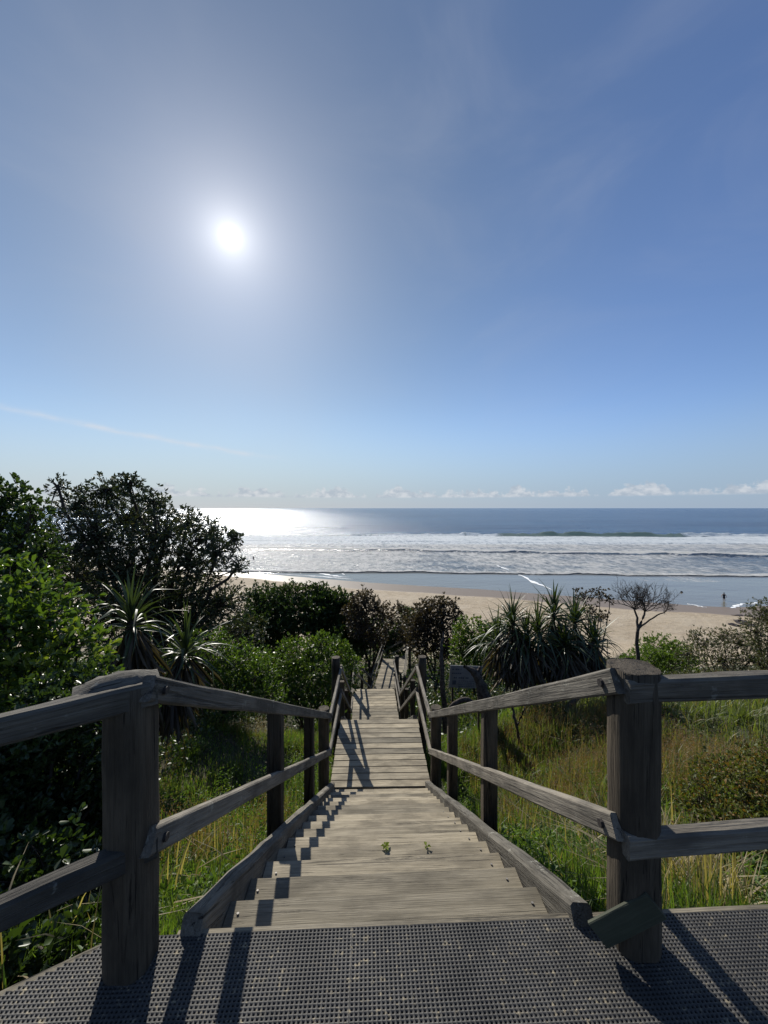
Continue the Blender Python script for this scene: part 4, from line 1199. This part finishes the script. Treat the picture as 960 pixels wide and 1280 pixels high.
X, Y = scatter(9500, 1.5, 5.2, 4.2, 8.5, lambda x, y: (0.10 + 0.9 * patch(x, y, 0.55, 77, 0.40, 0.52)) * sstep(0.9, 1.5, x))
sets.append((X, Y, rng.uniform(0.25, 0.62, len(X)) * (0.7 + 0.4 * patch(X, Y, 0.9, 79)), rng.uniform(0.0012, 0.0028, len(X)), 0.6))
X, Y = scatter(9000, -4.5, -1.2, 3.3, 9.0, lambda x, y: 0.6 * patch(x, y, 0.7, 78))
sets.append((X, Y, rng.uniform(0.3, 0.6, len(X)), rng.uniform(0.0015, 0.003, len(X)), 0.6))
tips = grass('dry_grass', M['grass_dry'], 'tall dry brown grass standing right of the rails', sets)
# seed heads on the dry stalks
k = rng.random(len(tips)) < 0.9
P = np.repeat(tips[k], 10, 0); 
A = unit(np.array([0.1, 0, -0.15]) + 0.8 * rdir(len(P)))
P = P + np.array([0, 0, 1]) * rng.uniform(-0.24, 0.04, len(P))[:, None] + rng.normal(size=P.shape) * 0.016
V, Fs = leaf_geo(P, A, rng.uniform(0.010, 0.026, len(P)), rng.uniform(0.004, 0.008, len(P)))
tag(link('grass_seed_heads', np_mesh('grass_seed_heads', V, Fs, M['seed'])), 'haze of reddish seed heads over the dry grass', 'grass', None, 'stuff')
# straw-coloured arching blades
sets = []
for (cx, cy, n, sp, h) in ((1.78, 2.35, 420, 0.16, 0.55), (1.85, 2.15, 260, 0.12, 0.45), (1.80, 2.75, 120, 0.2, 0.5), (2.15, 3.3, 200, 0.4, 0.6), (1.7, 4.0, 120, 0.4, 0.5), (-1.5, 2.3, 30, 0.4, 0.4), (-1.6, 3.2, 60, 0.6, 0.45), (-1.9, 1.9, 60, 0.5, 0.4)):
    X = cx + rng.normal(size=n) * sp; Y = cy + rng.normal(size=n) * sp
    q = clear_of_stairs(X, Y); X, Y = X[q], Y[q]
    sets.append((X, Y, rng.uniform(0.5, 1.2, len(X)) * h, rng.uniform(0.003, 0.0065, len(X)), 1.4))
grass('straw_tufts', M['grass_straw'], 'pale arching straw-coloured blades by the right corner post', sets)
# broadleaf weeds between the grass
P, A = [], []
for (n, x0, x1, y0, y1, sd) in ((20000, -3.4, -0.92, 1.8, 8.0, 81), (24000, 0.88, 3.2, 1.75, 6.5, 82)):
    X, Y = scatter(n, x0, x1, y0, y1, lambda x, y: 0.15 + 0.85 * patch(x, y, 1.5, sd))
    Z = ground_z(X, Y) + rng.random(len(X)) ** 0.8 * 0.24 * (0.4 + 1.0 * patch(X, Y, 1.3, sd + 5))
    P.append(np.stack([X, Y, Z], 1)); A.append(unit(rdir(len(X)) * [1, 1, 0.5] + [0, 0, 0.25]))
P = np.concatenate(P); A = np.concatenate(A)
V, Fs = leaf_geo(P, A, rng.uniform(0.025, 0.065, len(P)), rng.uniform(0.012, 0.026, len(P)), True, 0.15, 0.15)
tag(link('broadleaf_weeds', np_mesh('broadleaf_weeds', V, Fs, M['weed'])), 'leafy green weeds growing beside the stringers', 'weeds', None, 'stuff')
# scrub that covers the lower dune
def scrub(name, mat, label, n, x0, x1, y0, y1, hgt, leaf, seed, lo=0.40, hi=0.56):
    X, Y = scatter(n, x0, x1, y0, y1, lambda x, y: patch(x, y, 0.35, seed, lo, hi) * (1 - sstep(34, 44, y + 0.16 * x)))
    hh = hgt * (0.25 + patch(X, Y, 0.5, seed + 3, 0.35, 0.7))
    Z = ground_z(X, Y) + hh * rng.random(len(X)) ** 0.6
    P = np.stack([X, Y, Z], 1); A = unit(rdir(len(X)) + [0, 0, 0.35])
    s = leaf * rng.uniform(0.6, 1.3, len(X)) * (0.6 + Y / 28)
    V, Fs = leaf_geo(P, A, s, s * 0.45)
    tag(link(name, np_mesh(name, V, Fs, mat)), label, 'scrub', None, 'stuff')
scrub('dune_scrub', M['leaf_olive'], 'olive ground scrub covering the lower dune', 80000, -6, 44, 12.5, 44, 0.8, 0.11, 101)
scrub('dark_dune_scrub', M['leaf_hedge'], 'dark green ground scrub under the trees', 90000, -26, 8, 9.5, 42, 1.3, 0.12, 111, 0.36, 0.52)
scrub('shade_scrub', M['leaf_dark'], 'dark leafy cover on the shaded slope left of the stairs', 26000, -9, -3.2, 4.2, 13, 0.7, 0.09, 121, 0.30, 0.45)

# ------------------------------------------------------------------ beach: rocks and bathers
def rock(u, v, sx_, sy_, sz_, seed, label):
    Y = 16.7 * F / (v - CV); x = (u - CU) / F * Y
    V, Fa = [], []
    n, m_ = 14, 7
    for j in range(m_ + 1):
        ph = PI / 2 * j / m_
        for i in range(n):
            th = 2 * PI * i / n
            d = Vector((math.cos(th) * math.cos(ph), math.sin(th) * math.cos(ph), math.sin(ph)))
            q = 1 + 0.55 * mnoise.noise(d * 1.8 + Vector((seed, 0, 0))) + 0.2 * mnoise.noise(d * 5 + Vector((seed, 3, 0)))
            V.append((d.x * sx_ * q, d.y * sy_ * q, d.z * sz_ * q - 0.08))
    for j in range(m_):
        for i in range(n):
            a = j * n + i; b = j * n + (i + 1) % n
            Fa.append((a, b, b + n, a + n))
    o = link('beach_rock', py_mesh('beach_rock', V, Fa, M['rock']))
    o.location = (x, Y, gz(x, Y)); o.rotation_euler.z = seed
    tag(o, label, 'rock', 'rocks on the beach')
rock(927, 779, 1.3, 0.8, 0.42, 1.0, 'largest dark flat rock on the sand by the olive bush')
rock(917, 783, 0.7, 0.5, 0.30, 2.2, 'small dark rock beside the largest beach rock')
rock(924, 768.5, 1.3, 0.45, 0.16, 3.1, 'low dark slab of rock nearer the water')
rock(938, 770, 0.8, 0.4, 0.14, 4.7, 'low dark stone beside the slab near the water')
rock(936, 783, 0.9, 0.6, 0.35, 5.3, 'dark rock on the landward side of the largest rock')
Yr = 17.0 * F / (740.5 - CV)
o = None
def wet_lump():
    V, Fa = [], []
    n = 10
    for j in range(5):
        ph = PI / 2 * j / 4
        for i in range(n):
            th = 2 * PI * i / n
            d = Vector((math.cos(th) * math.cos(ph), math.sin(th) * math.cos(ph), math.sin(ph)))
            q = 1 + 0.4 * mnoise.noise(d * 2 + Vector((9, 0, 0)))
            V.append((d.x * 0.30 * q, d.y * 0.2 * q, d.z * 0.30 * q - 0.04))
    for j in range(4):
        for i in range(n):
            a = j * n + i; b = j * n + (i + 1) % n
            Fa.append((a, b, b + n, a + n))
    o = link('beach_rock', py_mesh('beach_rock', V, Fa, M['rock']))
    x, y = wp(852, 740.5); o.location = (x, y, SEA)
    tag(o, 'small dark lump poking out of the shallows near the bather', 'rock', 'rocks on the beach')
wet_lump()

def person(u, v, sink, yaw, label, arm=0.5, H=1.72):
    """standing bather; sink = depth of water over the feet"""
    x, y = wp(u, v)
    t = thing('person', (x, y, SEA - sink), label, 'person', 'bathers')
    k = H / 1.75
    J = {'pelvis': (0, 0, .95), 'waist': (0, 0, 1.10), 'chest': (0, -.01, 1.32), 'neck': (0, 0, 1.48), 'head0': (0, .01, 1.56), 'head1': (0, .015, 1.66), 'head2': (0, .01, 1.74)}
    E = [('pelvis', 'waist'), ('waist', 'chest'), ('chest', 'neck'), ('neck', 'head0'), ('head0', 'head1'), ('head1', 'head2')]
    R = {'pelvis': (.155, .105), 'waist': (.135, .095), 'chest': (.165, .11), 'neck': (.055, .055), 'head0': (.072, .085), 'head1': (.085, .10), 'head2': (.05, .06)}
    for s, nm in ((-1, 'l'), (1, 'r')):
        J.update({nm + 'sh': (s * .19, 0, 1.42), nm + 'el': (s * (.26 + .1 * arm), .05 * s * arm, 1.14), nm + 'wr': (s * (.24 + .12 * arm), .16 * arm + .05, .92), nm + 'ha': (s * (.24 + .10 * arm), .20 * arm + .07, .83),
                  nm + 'hip': (s * .10, 0, .90), nm + 'kn': (s * .115, .05 * s * arm, .50), nm + 'an': (s * .12, -.06 * s * arm, .09), nm + 'to': (s * .14, .13, .03)})
        R.update({nm + 'sh': (.065, .065), nm + 'el': (.042, .042), nm + 'wr': (.03, .03), nm + 'ha': (.042, .025), nm + 'hip': (.095, .095), nm + 'kn': (.06, .06), nm + 'an': (.042, .042), nm + 'to': (.04, .03)})
        E += [('chest', nm + 'sh'), (nm + 'sh', nm + 'el'), (nm + 'el', nm + 'wr'), (nm + 'wr', nm + 'ha'), ('pelvis', nm + 'hip'), (nm + 'hip', nm + 'kn'), (nm + 'kn', nm + 'an'), (nm + 'an', nm + 'to')]
    names = list(J)
    me = bpy.data.meshes.new('body')
    me.from_pydata([tuple(c * k for c in J[q]) for q in names], [(names.index(a), names.index(b)) for a, b in E], [])
    o = link('body', me); o.parent = t; o.rotation_euler.z = yaw
    sk = o.modifiers.new('skin', 'SKIN')
    for i, q in enumerate(names):
        me.skin_vertices[0].data[i].radius = tuple(c * k for c in R[q])
    me.skin_vertices[0].data[0].use_root = True
    sb = o.modifiers.new('sub', 'SUBSURF'); sb.levels = 2; sb.render_levels = 2
    me.materials.append(M['skin'])
    # wet-suit top and shorts: slightly larger shell round the trunk
    def shell(nm, rings, mat):
        V, Fa = [], []
        n = 14
        for (z, rx, ry) in rings:
            for i in range(n):
                th = 2 * PI * i / n; V.append((rx * math.cos(th) * k, ry * math.sin(th) * k, z * k))
        for j in range(len(rings) - 1):
            for i in range(n):
                a = j * n + i; b = j * n + (i + 1) % n; Fa.append((a, b, b + n, a + n))
        q = link(nm, py_mesh(nm, V, Fa, mat, True)); q.parent = t; q.rotation_euler.z = yaw
    shell('swim_shirt', [(.98, .175, .13), (1.10, .16, .125), (1.30, .205, .14), (1.44, .20, .11), (1.48, .07, .07)], M['swimwear'])
    shell('swim_shorts', [(.66, .19, .12), (.84, .195, .13), (.98, .18, .135), (1.02, .17, .13)], M['swimwear'])
    shell('hair', [(1.60, .094, .10), (1.68, .104, .118), (1.75, .085, .095), (1.785, .02, .02)], M['hair'])
person(905, 750.5, 0.30, 2.6, 'person in dark swimwear wading knee-deep close to the sand', 0.9)
person(317, 699.5, 0.55, 0.4, 'person standing thigh-deep in the white surf', 0.4)
